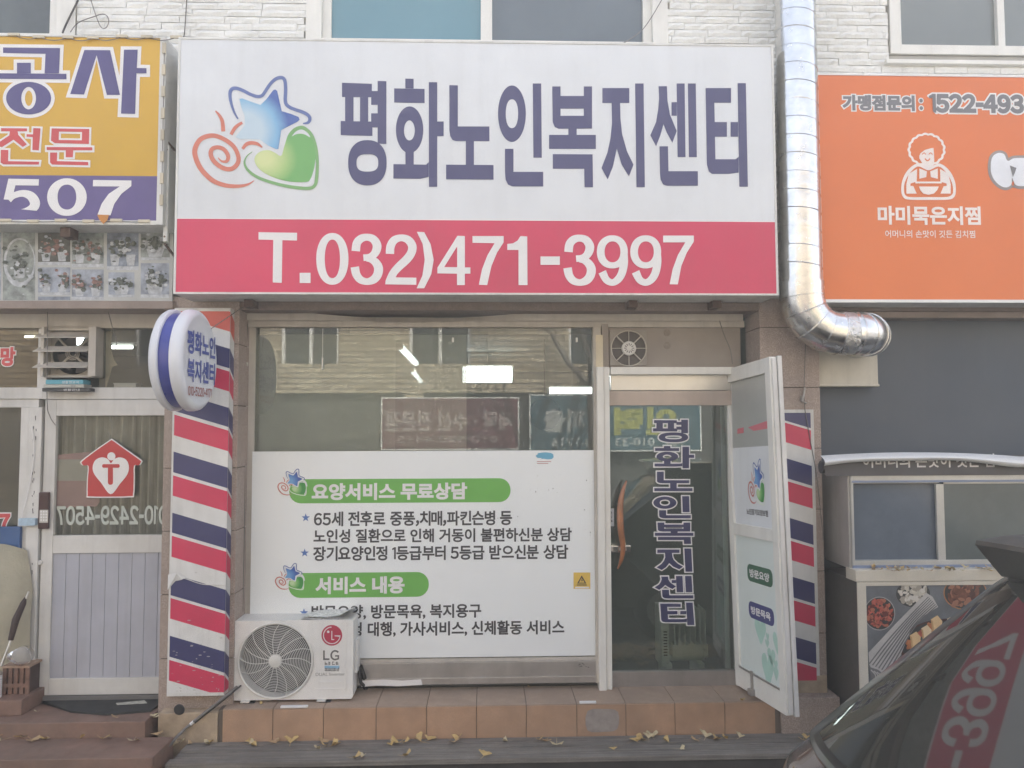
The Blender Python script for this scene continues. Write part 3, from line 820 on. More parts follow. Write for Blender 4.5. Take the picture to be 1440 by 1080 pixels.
text(sto, '미시오', pl, (856.2, 718, 861, 736), dark_text, .02, .0025)

# the open outer leaf ------------------------------------------------
h_top, h_bot = at(1025.5, 521, -.06), at(1039, 966, -.06)
hx = (h_top.x+h_bot.x)/2
hinge = Vector((hx, -.06, 0))
f_top = at(1083.5, 498, -.66); f_bot = at(1103.5, 1004, -.66)
fx = (f_top.x+f_bot.x)/2
ex = Vector((fx-hx, -.60, 0)).normalized()
tilt = R(3.2)
ex = (ex*math.cos(tilt)+Vector((0, 0, 1))*math.sin(tilt)).normalized()
nn = Vector((ex.x, ex.y, 0)).normalized().cross(Vector((0, 0, 1)))
ez = nn.cross(ex)*1.0
if ez.z < 0: ez = -ez
LP = Pl(hinge, ex, ez)            # u along the leaf, v up, n towards the doorway
uT, vT = LP.px(1025.5, 521); uB, vB = LP.px(1039, 966); uf, vf = LP.px(1083.5, 498); ug, vg = LP.px(1103.5, 1004)
L_u = (uf+ug)/2; v1 = (vT+vf)/2; v0 = (vB+vg)/2
THK = .045
leaf = MB()
st_ = .068
def LV(py, px=1060): return LP.px(px, py)[1]
vmid0, vmid1 = LV(757), LV(740)
leaf.lbox(LP, 0, st_, v0, v1, -THK, 0).lbox(LP, L_u-st_, L_u, v0, v1, -THK, 0)
leaf.lbox(LP, st_, L_u-st_, v1-.095, v1, -THK, 0).lbox(LP, st_, L_u-st_, v0, v0+.135, -THK, 0).lbox(LP, st_, L_u-st_, vmid0, vmid1, -THK, 0)
LEAF = leaf.build('door', frame_clean, B, bev=.003, label='white door leaf standing open with a frosted upper pane')
ed = MB().lbox(LP, L_u, L_u+.012, v0+.01, v1-.01, -THK+.004, -.012).lbox(LP, L_u-.004, L_u+.02, v0-.004, v1+.004, -THK-.028, -THK-.001); ed.build('edge_profile', frame_white, LEAF, bev=.002)
frost = mat('frosted_film', (.36, .375, .355), .35, var=.06, vs=3, dirt=.1)
vfl = LV(628)
MB().lbox(LP, st_-.003, L_u-st_+.003, vfl, v1-.093, -.030, -.020).build('pane', frost, LEAF)
MB().lbox(LP, st_-.003, L_u-st_+.003, vmid1-.002, vfl, -.030, -.018).build('sticker_panel', white_print, LEAF)
MB().lbox(LP, st_-.003, L_u-st_+.003, v0+.133, vmid0+.002, -.030, -.016).build('lower_panel', mat('pale_green_white_panel', (.66, .72, .69), .42, var=.03, dirt=.1), LEAF)
P18 = Pl(LP.w(0, 0, -.018), ex, ez); P16 = Pl(LP.w(0, 0, -.016), ex, ez); P20 = Pl(LP.w(0, 0, -.020), ex, ez)
rb = MB(); put(rb, P20, Shape([([(1052, 601), (1084, 590), (1084, 602), (1060, 606)], []), ([(1037, 603), (1046, 601), (1046, 609), (1037, 610)], [])]), .001); rb.build('pane_sticker', [mat('pale_red_print', (.55, .14, .17), .5)], LEAF)
_q = crop(1010, 490, 4.0)
emx = lambda p: (1010+(170+(p[0]-65)/(1075-65)*95)/4.0, 490+(612+(p[1]-95)/(1005-95)*262)/4.0 + (p[0]-65)/(1010)*2.5)
emblem(LEAF, P18, emx, .002, small=True)
def leaf_text(s, px0, py0, px1, py1, P, mm, bold, h=.002):
    a, b = P.px(px0, py0), P.px(px1, py1)
    text(LEAF, s, P, (a[0], b[1], b[0], a[1]), mm, bold, h, box_uv=True)
leaf_text('노인장기요양보험', 1050, 714.5, 1080.5, 727, P18, dark_text, .03)
for (x0, y0, x1, y1, s, mm) in ((1050.5, 789.5, 1087.5, 830, '방문요양', mat('dark_green_pill', (.045, .13, .075), .45)), (1052.5, 841.5, 1089.5, 885, '방문목욕', mat('navy_pill', (.06, .065, .20), .45))):
    a, b = P16.px(x0, y0), P16.px(x1, y1)
    mb = MB().sheet(P16, rrect(a[0], b[1]+.012, b[0], a[1]-.012, .04), h=.001); po = mb.build('pill_label', mm, LEAF)
    du = b[0]-a[0]; text(po, s, P16, (a[0]+.10*du, b[1]+.04, b[0]-.12*du, a[1]-.04), sheet_white, .035, .003, box_uv=True)
hmm = mat('mint_print', (.40, .60, .52), .5)
mb = MB()
HE = catmull([(0, -.5), (.28, -.2), (.5, .12), (.46, .38), (.25, .5), (.06, .4), (0, .25), (-.06, .4), (-.25, .5), (-.46, .38), (-.5, .12), (-.28, -.2)], True, 3)
for (x, y, sz, h_) in ((1069.5, 888, .15, .16), (1093, 905, .10, .13), (1085, 924, .10, .10), (1080, 943, .15, .2), (1079, 905, .05, .05), (1091.5, 948, .06, .08), (1079.5, 896, .04, .05), (1091, 935, .05, .06)):
    a = P16.px(x, y); mb.sheet(P16, [(a[0]+p[0]*sz, a[1]+p[1]*h_) for p in HE], h=.0008)
mb.build('heart_print', hmm, LEAF)
vb = MB(); a = LP.px(1058, 950); vb.lbox(LP, a[0]-.01, a[0]+.012, a[1]-.085, a[1]+.03, .0, .012); vb.lbox(LP, a[0]-.02, a[0]+.03, a[1]-.12, a[1]-.08, .0, .03); vb.build('door_stop', dull_steel, LEAF, bev=.003)
kb = MB(); a = LP.px(1050, 944); b = LP.px(1098, 975); kb.lbox(LP, st_, L_u-st_, v0+.128, v0+.14, 0, .004); kb.build('kick_strip', dull_steel, LEAF)
# ------------------------------------------------------------------ ceiling lamps inside
def ceiling_lamp(p0, p1, z, w, label, nm='ceiling_lamp', group='lit tube lamps inside the shop', fit=True):
    a, b = at_z(*p0, z), at_z(*p1, z)
    t = thing(nm, label, 'lamp', tuple((a+b)/2), group)
    d = (b-a).normalized(); n_ = d.cross(Vector((0, 0, 1)))
    pl = Pl((a+b)/2, n_, d); L_ = (b-a).length/2
    mb = MB(); v = []
    mb.tube([a, b], w*.4, 10); mb.build('diffuser', lamp_m, t)
    if not fit: return t
    mb = MB()
    for q in (a, b): mb.tube([q-d*.012, q+d*.012], w*.43, 10)
    mb.lbox(Pl((a+b)/2+Vector((0, 0, w*.45)), n_, d), -w*.35, w*.35, -L_, L_, -.01, .01)
    mb.tube([(a+b)/2+Vector((0, 0, w*.5)), Vector(((a+b).x/2, (a+b).y/2, 2.955))], .002, 6); mb.build('fitting', frame_white, t)
    return t
ceiling_lamp((562, 487), (585, 511), 2.80, .075, 'lit tube lamp behind the mesh blind, upper one of the tilted pair')
ceiling_lamp((579, 520), (592, 537), 2.80, .075, 'lit tube lamp behind the mesh blind, lower and shorter one of the tilted pair')
ceiling_lamp((649, 527), (721, 527), 2.70, .24, 'wide lit lamp seen through the middle of the shop window')
ceiling_lamp((771, 549), (838, 549), 2.55, .11, 'thin lit tube lamp low by the right edge of the shop window')
c = at(766, 582, 2.2)
FT = thing('round_fan', 'round dark fan hanging inside the right part of the shop window', 'fan', tuple(c))
MB().lathe(c, (0, -1, 0), [(0, .15), (.05, .16), (.06, .145)], 32).build('casing', mat('fan_black', (.03, .035, .045), .4), FT)
MB().tube([c+Vector((0, .02, .14)), Vector((c.x, c.y+.02, 2.955))], .003, 6).build('hanger', dark_plastic, FT)
# things standing in the shop
bkm = mat('dim_grey_furniture', (.22, .225, .22), .6); 
t = thing('office_cabinet', 'grey office cabinet standing far inside behind the shop window', 'cabinet', (-1.3, 4, .33))
MB().box(-1.7, -.9, 3.8, 4.3, .34, 1.75).build('body', bkm, t, bev=.01)
MB().box(-1.68, -1.31, 3.78, 3.799, .45, 1.7).box(-1.29, -.92, 3.78, 3.799, .45, 1.7).build('cabinet_door', frame_white, t, bev=.004)
t = thing('office_desk', 'pale office desk inside behind the shop window', 'desk', (-.6, 3, .33))
MB().box(-1.4, .3, 2.6, 3.3, 1.02, 1.06).build('desk_top', frame_white, t); MB().box(-1.38, -1.3, 2.62, 3.28, .33, 1.02).box(.2, .28, 2.62, 3.28, .33, 1.02).box(-1.3, .2, 3.2, 3.24, .5, 1.02).build('desk_leg', bkm, t)
# oil radiator behind the door glass
a = RX(925, 850, 987, 932, .22)
t = thing('electric_radiator', 'white finned radiator standing on the floor behind the door glass', 'heater', ((a[0]+a[1])/2, .22, .33))
rad = mat('radiator_white', (.80, .82, .76), .4)
n_f = 7; wv = a[1]-a[0]
MB().box(a[0], a[0]+.06, .12, .32, a[2], a[3]).build('control_panel', rad, t, bev=.008)
for i in range(n_f):
    x = a[0]+.10+(wv-.10)*i/(n_f-1)
    MB().box(x-.005, x+.005, .13, .31, a[2]+.1, a[3]-.02).box(x-.018, x+.018, .13, .31, a[2]+.06, a[2]+.15).build('fin', rad, t, bev=.003)
MB().box(a[0]+.02, a[1], .17, .27, a[2]+.03, a[2]+.07).box(a[0]+.03, a[0]+.07, .09, .35, .33, a[2]+.03).box(a[1]-.06, a[1]-.02, .09, .35, .33, a[2]+.03).build('foot', rad, t)
lv_ = MB()
for i in range(9): lv_.box(a[0]+.018, a[0]+.044, .1175, .119, a[2]+.08+i*.02, a[2]+.088+i*.02)
lv_.build('vent', dark_plastic, t)
lone('plastic_curtain_pole', MB().tube([at(1016, 572, .35), at(1024, 940, .35)], .018, 10), mat('pale_green_pole', (.45, .55, .48), .4), 'pale green upright pole inside near the right edge of the door glass', 'pole')

# ------------------------------------------------------------------ notice on the shop window
q = RX(353, 634, 840.5, 924.5, -.012)
NT = thing('window_notice', 'large white notice with green headings covering the lower shop window', 'notice', ((q[0]+q[1])/2, -.012, q[2]))
MB().box(q[0], q[1], -.016, -.0135, q[2], q[3]).build('panel', mat('white_notice_film', (.79, .815, .81), .42, var=.03, vs=1, dirt=.08, ds=2), NT)
np_ = FY(-.016)
for (x0, y0, x1, y1, s, tb, lab) in ((407, 674, 718, 706, '요양서비스 무료상담', (438.5, 679, 657, 703), 'long upper green heading bar'), (406, 806, 603, 839, '서비스 내용', (444, 810.5, 569, 835), 'short lower green heading bar')):
    a, b = np_.px(x0, y0), np_.px(x1, y1); rr_ = (a[1]-b[1])*.48
    o = [(a[0]+.05, a[1])] + [p for p in rrect(a[0], b[1], b[0], a[1], rr_) if not (p[0] < a[0]+rr_ and p[1] > b[1]+rr_)]
    ho = MB().sheet(np_, rrect(a[0], b[1], b[0], a[1], rr_), h=.001).build('heading_bar', green_print, NT, label=lab)
    text(ho, s, np_, tb, sheet_white, .042, .0035)
for fx_, fy_, k in ((390.5, 659, 1), (387, 791.5, 1)):
    emblem(NT, np_, (lambda fx_, fy_: (lambda p: (fx_+(p[0]-65)/1010*41, fy_+(p[1]-95)/910*38)))(fx_, fy_), .003, small=True)
for s, b in (('６５세 전후로 중풍，치매，파킨슨병 등', (441.5, 718.5, 720, 740)), ('노인성 질환으로 인해 거동이 불편하신분 상담', (441, 743, 804, 762.5)), ('장기요양인정 １등급부터 ５등급 받으신분 상담', (440.5, 767, 799, 787.5)),
             ('방문요양, 방문목욕, 복지용구', (438, 850, 676.7, 870.5)), ('등급신청 대행, 가사서비스, 신체활동 서비스', (438, 873.5, 793.5, 894.5))):
    text(NT, s, np_, b, dark_text, .027, .002)
bst = mat('blue_star_print', (.10, .19, .45), .5)
for x, y in ((430, 728), (428.5, 777.5), (427.5, 861.5)):
    pts = [(x+(6.2 if i % 2 == 0 else 2.5)*math.sin(math.pi*i/5), y-(6.2 if i % 2 == 0 else 2.5)*math.cos(math.pi*i/5)) for i in range(10)]
    put(MB(), np_, Shape([(pts, [])]), .002).build('star_bullet', bst, NT)
# marks and residue on the notice
mk = MB()
for i in range(26):
    x, y = random.uniform(700, 835), random.uniform(655, 780); r_ = random.uniform(.3, .8)
    put(mk, np_, Shape([(ell(x, y, r_, r_*random.uniform(.5, 1.6), 7), [])]), .001)
mk.build('scuff_mark', mat('grey_scuff', (.33, .33, .31), .8), NT)
st = thing('warning_sticker', 'yellow electric warning sticker at the right edge of the window notice', 'sticker', tuple(at(818, 816, -.018)))
put(MB(), np_, Shape([(rc(806.5, 805, 830, 828), [])]), .0015).build('backing', mat('sticker_yellow', (.70, .48, .10), .5), st)
put(MB(), np_, Shape([([(818, 809), (824.5, 820.5), (811.5, 820.5)], [[(818, 812), (822, 819.3), (814, 819.3)]]), ([(818.6, 813.2), (817, 816.3), (818.4, 816.3), (817.2, 819), (820, 815.6), (818.4, 815.6), (819.6, 813.2)], []), (rc(811, 821.8, 825, 823.2), [])]), .0025).build('symbol', dark_text, st)
put(MB(), np_, Shape([(rc(808.5, 825, 828.5, 827.2), [])]), .0025).build('caption_strip', sheet_white, st)
st = thing('torn_sticker', 'torn turquoise sticker near the top right of the window notice', 'sticker', tuple(at(766, 641, -.018)))
put(MB(), np_, Shape([([(753, 641), (757, 638), (755, 637.5), (761, 636.5), (768, 636), (775, 637), (778, 639), (778.5, 643), (776, 645.5), (770, 646), (764, 645), (760, 646), (762, 644), (756, 644)], [])]), .0015).build('blue_print', mat('turquoise_print', (.15, .42, .58), .5), st)
put(MB(), np_, Shape([(rc(755, 648.6, 775, 649.6), []), (rc(755, 651.2, 771, 652.2), [])]), .0015).build('caption_strip', mat('faded_red_print', (.50, .25, .24), .6), st)
mk = MB()
for i in range(10): put(mk, FY(-.0305), Shape([(ell(random.uniform(812, 828), random.uniform(932, 940), random.uniform(.5, 1.5), random.uniform(.3, .7), 6), [])]), .0006)
lone('sticker_residue', mk, dark_text, 'dark torn sticker residue on the metal panel below the window notice', 'sticker')

# ------------------------------------------------------------------ main sign
SY = -.52
q = RX(248, 58, 1090.5, 414.5, SY)
SG = thing('shop_signboard', 'wide white and crimson signboard with navy Korean letters above the shop window', 'sign', ((q[0]+q[1])/2, SY, q[2]))
MB().box(q[0], q[1], SY+.006, WY-.03, q[2], q[3]).build('cabinet', cab_white, SG, bev=.006)
fr = MB(); e = .012; fr.box(q[0]-.002, q[0]+e, SY-.004, SY+.0055, q[2], q[3]).box(q[1]-e, q[1]+.002, SY-.004, SY+.0055, q[2], q[3]).box(q[0]+e, q[1]-e, SY-.004, SY+.0055, q[2], q[2]+e).box(q[0]+e, q[1]-e, SY-.004, SY+.0055, q[3]-e, q[3]); fr.build('edge_trim', cab_white, SG)
sp = FY(SY)
zr = (at(247, 305.5, SY).z+at(1090, 312, SY).z)/2
MB().box(q[0]+e, q[1]-e, SY, SY+.0055, zr, q[3]-e).build('face_panel', white_print, SG)
MB().box(q[0]+e, q[1]-e, SY-.001, SY+.0055, q[2]+e, zr-.006).build('number_band', red_print, SG)
MB().box(q[0]+e, q[1]-e, SY-.0015, SY+.005, zr-.0055, zr-.0005).build('dividing_line', sheet_white, SG)
mb = MB()
for ch_ in NAME: put(mb, sp, GLY[ch_], .002)
mb.build('lettering', navy_print, SG)
put(MB(), sp, PHONE, .0035).build('phone_number', sheet_white, SG)
emblem(SG, sp, crop(260, 90, 5.685), .002)
# brackets under the sign
mb = MB()
for x in (350, 890, 1008): p = at(x, 424, -.33); mb.box(p.x-.03, p.x+.03, -.34, -.22, q[2]-.05, q[2]-.002)
mb.build('bracket', rust, SG, bev=.004)

# ------------------------------------------------------------------ left yellow sign
LY = -.46
x1 = (at(233, 60, LY).x+at(228, 310, LY).x)/2; zt = at(120, 52, LY).z; zb = at(120, 313, LY).z; zm = at(120, 247, LY).z; x0 = -4.6
LS = thing('yellow_signboard', 'faded yellow signboard with dark blue Korean letters and a purple number band', 'sign', (-3.2, LY, zb))
MB().box(x0, x1+.004, LY+.006, WY-.03, zb-.012, zt+.004).build('cabinet', cab_white, LS, bev=.008)
xe = x1-.035
MB().box(x0+.01, xe, LY, LY+.0055, zm, zt-.004).build('face_panel', yellow_print, LS)
MB().box(x0+.01, xe, LY-.001, LY+.0055, zb+.015, zm-.0005).build('number_band', purple_print, LS)
fr = MB().box(xe+.001, x1+.006, LY-.006, LY+.0055, zb-.012, zt+.006).box(x0, xe, LY-.006, LY+.0055, zt-.003, zt+.008).box(x0, xe, LY-.006, LY+.0055, zb-.014, zb+.014); fr.build('edge_trim', cab_white, LS, bev=.002)
lp_ = FY(LY)
put(MB(), lp_, GONG.grown(4.9), .002, .0001).build('lettering_outline', sheet_white, LS); put(MB(), lp_, GONG, .004, .0001).build('lettering', blue_letter, LS)
put(MB(), lp_, JEON.grown(2.7), .002, .0001).build('lettering_outline', sheet_white, LS); put(MB(), lp_, JEON, .004, .0001).build('lettering', red_letter, LS)
put(MB(), lp_, N507, .0035, .0001).build('phone_number', sheet_white, LS)
# string of small light modules round the edge
mod_m = mat('yellowed_plastic_module', (.55, .49, .37), .5, var=.2)
wr = MB(); LED = []
for i in range(7): LED.append((20+38*i-(3 if i % 2 else 0), 49+i*.6+(2.5 if i in (1, 2, 3) else 0), 1))
for i in range(8): LED.append((231.2-.55*i, 68+30.5*i, 0))
for i in range(6): LED.append((8+39*i, 310+1.2*(i % 2), 1))
for k, (x, y, hor) in enumerate(LED):
    p = at(x, y, LY-.008); a = .036 if hor else .011; b2 = .009 if hor else .034
    MB().box(p.x-a, p.x+a, LY-.018, LY-.0065, p.z-b2, p.z+b2).build('light_module', mod_m, LS, bev=.002)
def sagwire(mb, pts, r=.0022, sag=.01):
    o = []
    for p, q_ in zip(pts, pts[1:]):
        for i in range(6):
            t_ = i/6; o.append(tuple(Vector(p).lerp(Vector(q_), t_)-Vector((0, 0, sag*4*t_*(1-t_)))))
    o.append(tuple(pts[-1])); mb.tube(o, r, 5)
sagwire(wr, [at(x, y, LY-.014) for x, y, h_ in LED[:7]], .0025, .02); sagwire(wr, [at(x, y, LY-.014) for x, y, h_ in LED[7:15]], .0025, 0); sagwire(wr, [at(x, y, LY-.014) for x, y, h_ in LED[15:]], .0025, .006)
wr.build('module_wire', grey_cable, LS)
p = at(97, 326, -.36); MB().box(p.x-.035, p.x+.03, -.40, -.30, zb-.075, zb-.013).build('bracket', rust, LS, bev=.004)
# orange tag and steel hanger
tg = MB(); tp = FY(LY-.022); tg.slab(tp, [tp.px(*p) for p in ((137, 302), (153.5, 302.5), (151, 310), (145.5, 315), (140, 309))], 0, .004); lone('orange_tag', tg, mat('orange_cloth', (.50, .22, .06), .8), 'small orange cloth tag hanging at the foot of the yellow signboard', 'tag')
hb = thing('sign_hanger', 'white steel hanger bar between the yellow and the white signboard', 'bracket', tuple(at(236, 345, -.40)))
a, b = at(236, 205, -.40), at(232.5, 340, -.40)
MB().box(a.x-.014, a.x+.014, -.412, -.388, b.z, a.z).build('bar', cab_white, hb, bev=.003)
MB().tube([at(236, 200, -.40), at(246, 212, -.34)], .008, 6).build('brace', rust, hb); MB().tube([at(232, 343, -.40), at(245, 360, -.30)], .009, 6).build('brace', rust, hb)
MB().lathe(b+Vector((0, -.014, .03)), (0, -1, 0), [(0, .006), (.004, .005)], 10).lathe(a+Vector((0, -.014, -.03)), (0, -1, 0), [(0, .006), (.004, .005)], 10).build('bolt', rust, hb)

# ------------------------------------------------------------------ flower picture banner beneath it
BY = -.245
q = RX(-60, 322, 243, 423, BY)
BN = thing('picture_banner', 'strip of grey flower pot pictures under the yellow signboard', 'banner', ((q[0]+q[1])/2, BY, q[2]))
MB().box(-4.6, q[1], BY, BY+.03, q[2], q[3]+.12).build('backing', mat('pale_backing', (.46, .47, .45), .6), BN)
bp = FY(BY)
gsh = [mat('picture_tone_a', (.25, .275, .26), .5, var=.5, vs=16), mat('picture_tone_b', (.30, .33, .385), .5, var=.45, vs=14), mat('picture_tone_c', (.10, .10, .085), .5, var=.5, vs=18), mat('picture_tone_d', (.21, .24, .29), .5, var=.5, vs=15)]
pw, pgr, prd = mat('picture_white', (.45, .47, .49), .5, var=.3, vs=30), mat('picture_leaf', (.085, .10, .085), .5, var=.4, vs=60), mat('picture_rose', (.26, .15, .13), .5, var=.4, vs=60)
TILES = [(-52, 326, 2, 422, 1), (4, 326, 49.5, 422, 0), (53.5, 326, 99, 373, 2), (53.5, 376, 99, 415, 1), (53.5, 417, 99, 422, 3), (101, 326, 146, 376, 0), (101, 379, 146, 422, 1), (150.5, 326, 195, 380, 3), (152.5, 383, 189, 418, 1), (198, 326, 239, 366, 0), (198, 370, 238, 419, 1)]
for k, (x0, y0, x1, y1, tm) in enumerate(TILES):
    mb = MB(); put(mb, bp, Shape([(rc(x0, y0, x1, y1), [])]), .001)
    w_, h_ = x1-x0, y1-y0
    if h_ > 20:
        mb.mi = 1
        if k in (0, 1):
            put(mb, bp, Shape([(ell(x0+w_*.52, y0+h_*.45, w_*.49, h_*.36), [])]), .0016)
            mb.mi = 4; put(mb, bp, Shape([(ell(x0+w_*.54, y0+h_*.43, w_*.43, h_*.31), [])]), .002)
            mb.mi = 1; put(mb, bp, Shape([(rrect(x0+w_*.36, y0+h_*.53, x0+w_*.68, y0+h_*.68, 3), [])]), .0024)
        else:
            nb = 1 if w_ < 42 else 2
            for j in range(nb): put(mb, bp, Shape([([(x0+w_*(j+.2)/nb, y0+h_*.6), (x0+w_*(j+.8)/nb, y0+h_*.6), (x0+w_*(j+.72)/nb, y0+h_*.88), (x0+w_*(j+.28)/nb, y0+h_*.88)], [])]), .0016)
            put(mb, bp, Shape([(rc(x0, y0+h_*.9, x1, y1), [])]), .0016)
        for j in range(64):
            mb.mi = 3 if (k in (2, 3, 5, 6) and random.random() < .4) else (1 if random.random() < .38 else 2)
            cx_ = x0+w_*(random.gauss(.5, .22) if k not in (3, 6) else random.choice((.18, .85))+random.gauss(0, .1)); cy_ = y0+h_*random.gauss(.44 if k > 1 else .48, .13)
            rr_ = random.uniform(.8, 4.2); cx_ = min(max(cx_, x0+4.3), x1-4.3); cy_ = min(max(cy_, y0+4.3), y1-4.3)
            put(mb, bp, Shape([(ell(cx_, cy_, rr_, rr_*random.uniform(.4, 1), 6), [])]), .0028+.0002*j)
    mb.build('picture', [gsh[tm], pw, pgr, prd, gsh[0]], BN)
q2 = RX(-60, 423, 243, 434, BY-.03); MB().box(-4.6, q2[1], BY-.03, .05, q2[2], q2[3]).build('bottom_rail', brown_metal, BN, bev=.003)

# ------------------------------------------------------------------ right orange sign
OY = -.44
x0 = (at(1147, 104, OY).x+at(1157.5, 424, OY).x)/2; zt = (at(1147, 103, OY).z+at(1440, 108.5, OY).z)/2; zb = (at(1158, 424, OY).z+at(1440, 427, OY).z)/2
OS = thing('orange_signboard', 'orange restaurant signboard with a white cook emblem beside the duct', 'sign', (2.9, OY, zb))
MB().box(x0, 6.2, OY+.006, WY-.03, zb, zt).build('cabinet', cab_white, OS, bev=.005)
MB().box(x0+.008, 6.19, OY, OY+.0055, zb+.02, zt-.008).build('face_panel', orange_print, OS)
MB().box(x0, 6.2, OY-.004, OY+.0055, zb, zb+.0195).box(x0, x0+.0075, OY-.004, OY+.0055, zb+.02, zt).box(x0+.008, 6.2, OY-.004, OY+.0055, zt-.0075, zt).build('edge_trim', sheet_white, OS)
op = FY(OY)
text(OS, '가맹점문의', op, (1184.5, 134, 1286, 156), grey_letter, .055, .004, sheet_white, .075)
text(OS, ':', op, (1292.5, 139, 1297.5, 155), grey_letter, .03, .004, sheet_white, .05)
text(OS, '１５２２－４９３', op, (1306, 132.5, 1439.5, 159.5), grey_letter, .06, .004, sheet_white, .07)
text(OS, '마미묵은지찜', op, (1234, 290, 1378.7, 316.5), pink_white, .035, .003)
text(OS, '어머니의 손맛이 깃든 김치찜', op, (1244.5, 324, 1371, 334.5), pink_white, .012, .003)
fS = crop(1160, 100, 4.32)
def scallop(cx, cy, rx, ry, n, amp): return [(cx+(rx+amp*abs(math.sin(n*t/2)))*math.cos(t), cy+(ry+amp*abs(math.sin(n*t/2)))*math.sin(t)) for t in [2*math.pi*i/120 for i in range(120)]]
em = MB()
hair_o = scallop(617, 478, 110, 97, 17, 7); hair_i = [(617+(p[0]-617)*.87, 478+(p[1]-478)*.87) for p in hair_o]
put(em, op, Shape([(hair_o, [hair_i])]).mapped(fS), .002)
dome_o = catmull([(560, 562), (500, 605), (468, 670), (463, 735), (480, 772), (520, 782), (630, 783), (740, 782), (780, 770), (794, 735), (788, 670), (755, 605), (695, 562), (628, 585)], True, 5)
dome_i = catmull([(565, 580), (515, 620), (484, 678), (480, 735), (495, 760), (530, 766), (630, 766), (728, 766), (762, 758), (777, 735), (770, 678), (738, 620), (690, 580), (628, 603)], True, 5)
put(em, op, Shape([(dome_o, [dome_i])]).mapped(fS), .0024)
face = [(580, 500), (605, 480), (640, 470), (658, 468), (662, 510), (663, 560), (648, 582), (628, 592), (605, 582), (590, 560), (572, 530), (572, 515)]
put(em, op, Shape([(face, [])]).mapped(fS), .0028)
for sgn in (-1, 1):
    arm = [(628+sgn*70, 595), (628+sgn*120, 625), (628+sgn*135, 690), (628+sgn*134, 745), (628+sgn*72, 745), (628+sgn*92, 700), (628+sgn*110, 698), (628+sgn*110, 684), (628+sgn*72, 672)]
    put(em, op, Shape([(arm if sgn > 0 else arm[::-1], [])]).mapped(fS), .003)
    put(em, op, Shape([([(628+sgn*10, 610), (628+sgn*56, 592), (628+sgn*56, 655), (628+sgn*14, 645)][::sgn], [])]).mapped(fS), .0032)
put(em, op, Shape([([(548, 683), (708, 683), (708, 672), (548, 672)], []), ([(570, 702), (690, 702), (680, 725), (660, 745), (628, 752), (596, 745), (578, 725)], [])]).mapped(fS), .0032)
em.build('cook_emblem', pink_white, OS)
fm = MB()
for x in (600, 640): put(fm, op, Shape([(stroke([(x-12, 508), (x, 498), (x+12, 508)], 5), [])]).mapped(fS), .0045)
put(fm, op, Shape([(stroke([(605, 532), (621, 546), (637, 532)], 7), [])]).mapped(fS), .0045); fm.build('emblem_face', orange_print, OS)
bl1 = catmull([(1005, 600), (1012, 530), (1045, 500), (1085, 505), (1102, 540), (1118, 545), (1150, 530), (1250, 530), (1330, 540), (1330, 700), (1230, 700), (1160, 695), (1135, 650), (1130, 690), (1100, 708), (1060, 695), (1022, 655)], True, 5)
put(MB(), op, Shape([(offset(bl1, 16), [])]).mapped(fS), .002).build('bubble_letter_outline', mat('bubble_grey', (.28, .25, .24), .5), OS)
bo = put(MB(), op, Shape([(bl1, [])]).mapped(fS), .004).build('bubble_letter', mat('bubble_white', (.72, .74, .78), .45), OS)
put(MB(), op, Shape([([(1120, 575), (1160, 590), (1150, 620), (1138, 645)], [])]).mapped(fS), .006).build('bubble_gap', grey_letter, bo)

# ------------------------------------------------------------------ silver duct
DU = thing('exhaust_duct', 'shiny spiral metal exhaust duct running down between the signs and bending into the wall', 'duct', tuple(at(1120, 300, -.42)))
galv = mat('galvanised_metal', (.64, .645, .64), .25, metal=1.0, var=.16, vs=9, dirt=.12, bump=.003, bs=9)
galv2 = mat('crumpled_foil', (.68, .68, .67), .28, metal=1.0, var=.1, bump=.02, bs=28)
DY = -.45
rD = .128
ctop = at(1114.5, 5, DY); cbot = at(1130, 398, DY)
cx_ = (ctop.x*0+cbot.x)
cx_ = (at(1114.5, 5, DY).x+at(1130.5, 398, DY).x)/2
MB().lathe((cx_, DY, 5.9), (0, 0, -1), [(0, rD), (5.9-cbot.z, rD)], 48, caps=False).build('pipe', galv, DU, smooth=True)
hx_ = []
pitch = .118; z = 5.8
for i in range(int((5.8-cbot.z)/pitch*36)):
    a = 2*math.pi*i/36; hx_.append((cx_+rD*math.cos(a), DY+rD*math.sin(a), z-pitch*i/36))
MB().tube(hx_, .0032, 5).build('spiral_seam', galv, DU, smooth=True)
RB = .235; hz = zpix(468, DY-.02)
gp = []
zst = hz+RB
for k in range(5): a = R(22.5*k); gp.append(Vector((cx_+RB*(1-math.cos(a)), DY, zst-RB*math.sin(a))))
gp = [Vector((cx_, DY, cbot.z+.002)), Vector((cx_, DY, zst))]+gp[1:]
xe = at(1190, 468, DY).x
gp[-1].x = max(gp[-1].x, cx_+RB)
eb = MB(); eb.tube(gp, rD+.009, 48, caps=False)
eb.build('elbow', galv, DU, smooth=True)
for p, q_ in zip(gp[1:-1], gp[2:]): pass
sm_ = MB()
for i in range(1, len(gp)):
    t_ = (gp[min(i+1, len(gp)-1)]-gp[i-1]).normalized(); e1 = t_.cross(Vector((0, 1, 0))).normalized(); e2 = t_.cross(e1)
    sm_.tube([gp[i]+(e1*math.cos(a)+e2*math.sin(a))*(rD+.010) for a in [2*math.pi*j/40 for j in range(40)]], .0035, 5, closed=True)
sm_.build('elbow_seam', galv, DU, smooth=True)
g3 = gp[-1]
MB().lathe(g3, (1, 0, 0), [(-.012, rD+.008), (.03, rD+.012), (.085, rD+.008), (.10, rD+.004)], 48, caps=False).build('foil_tape', galv2, DU, smooth=True)
rD += .008
g4 = g3+Vector((.085, 0, 0)); RB2 = .15
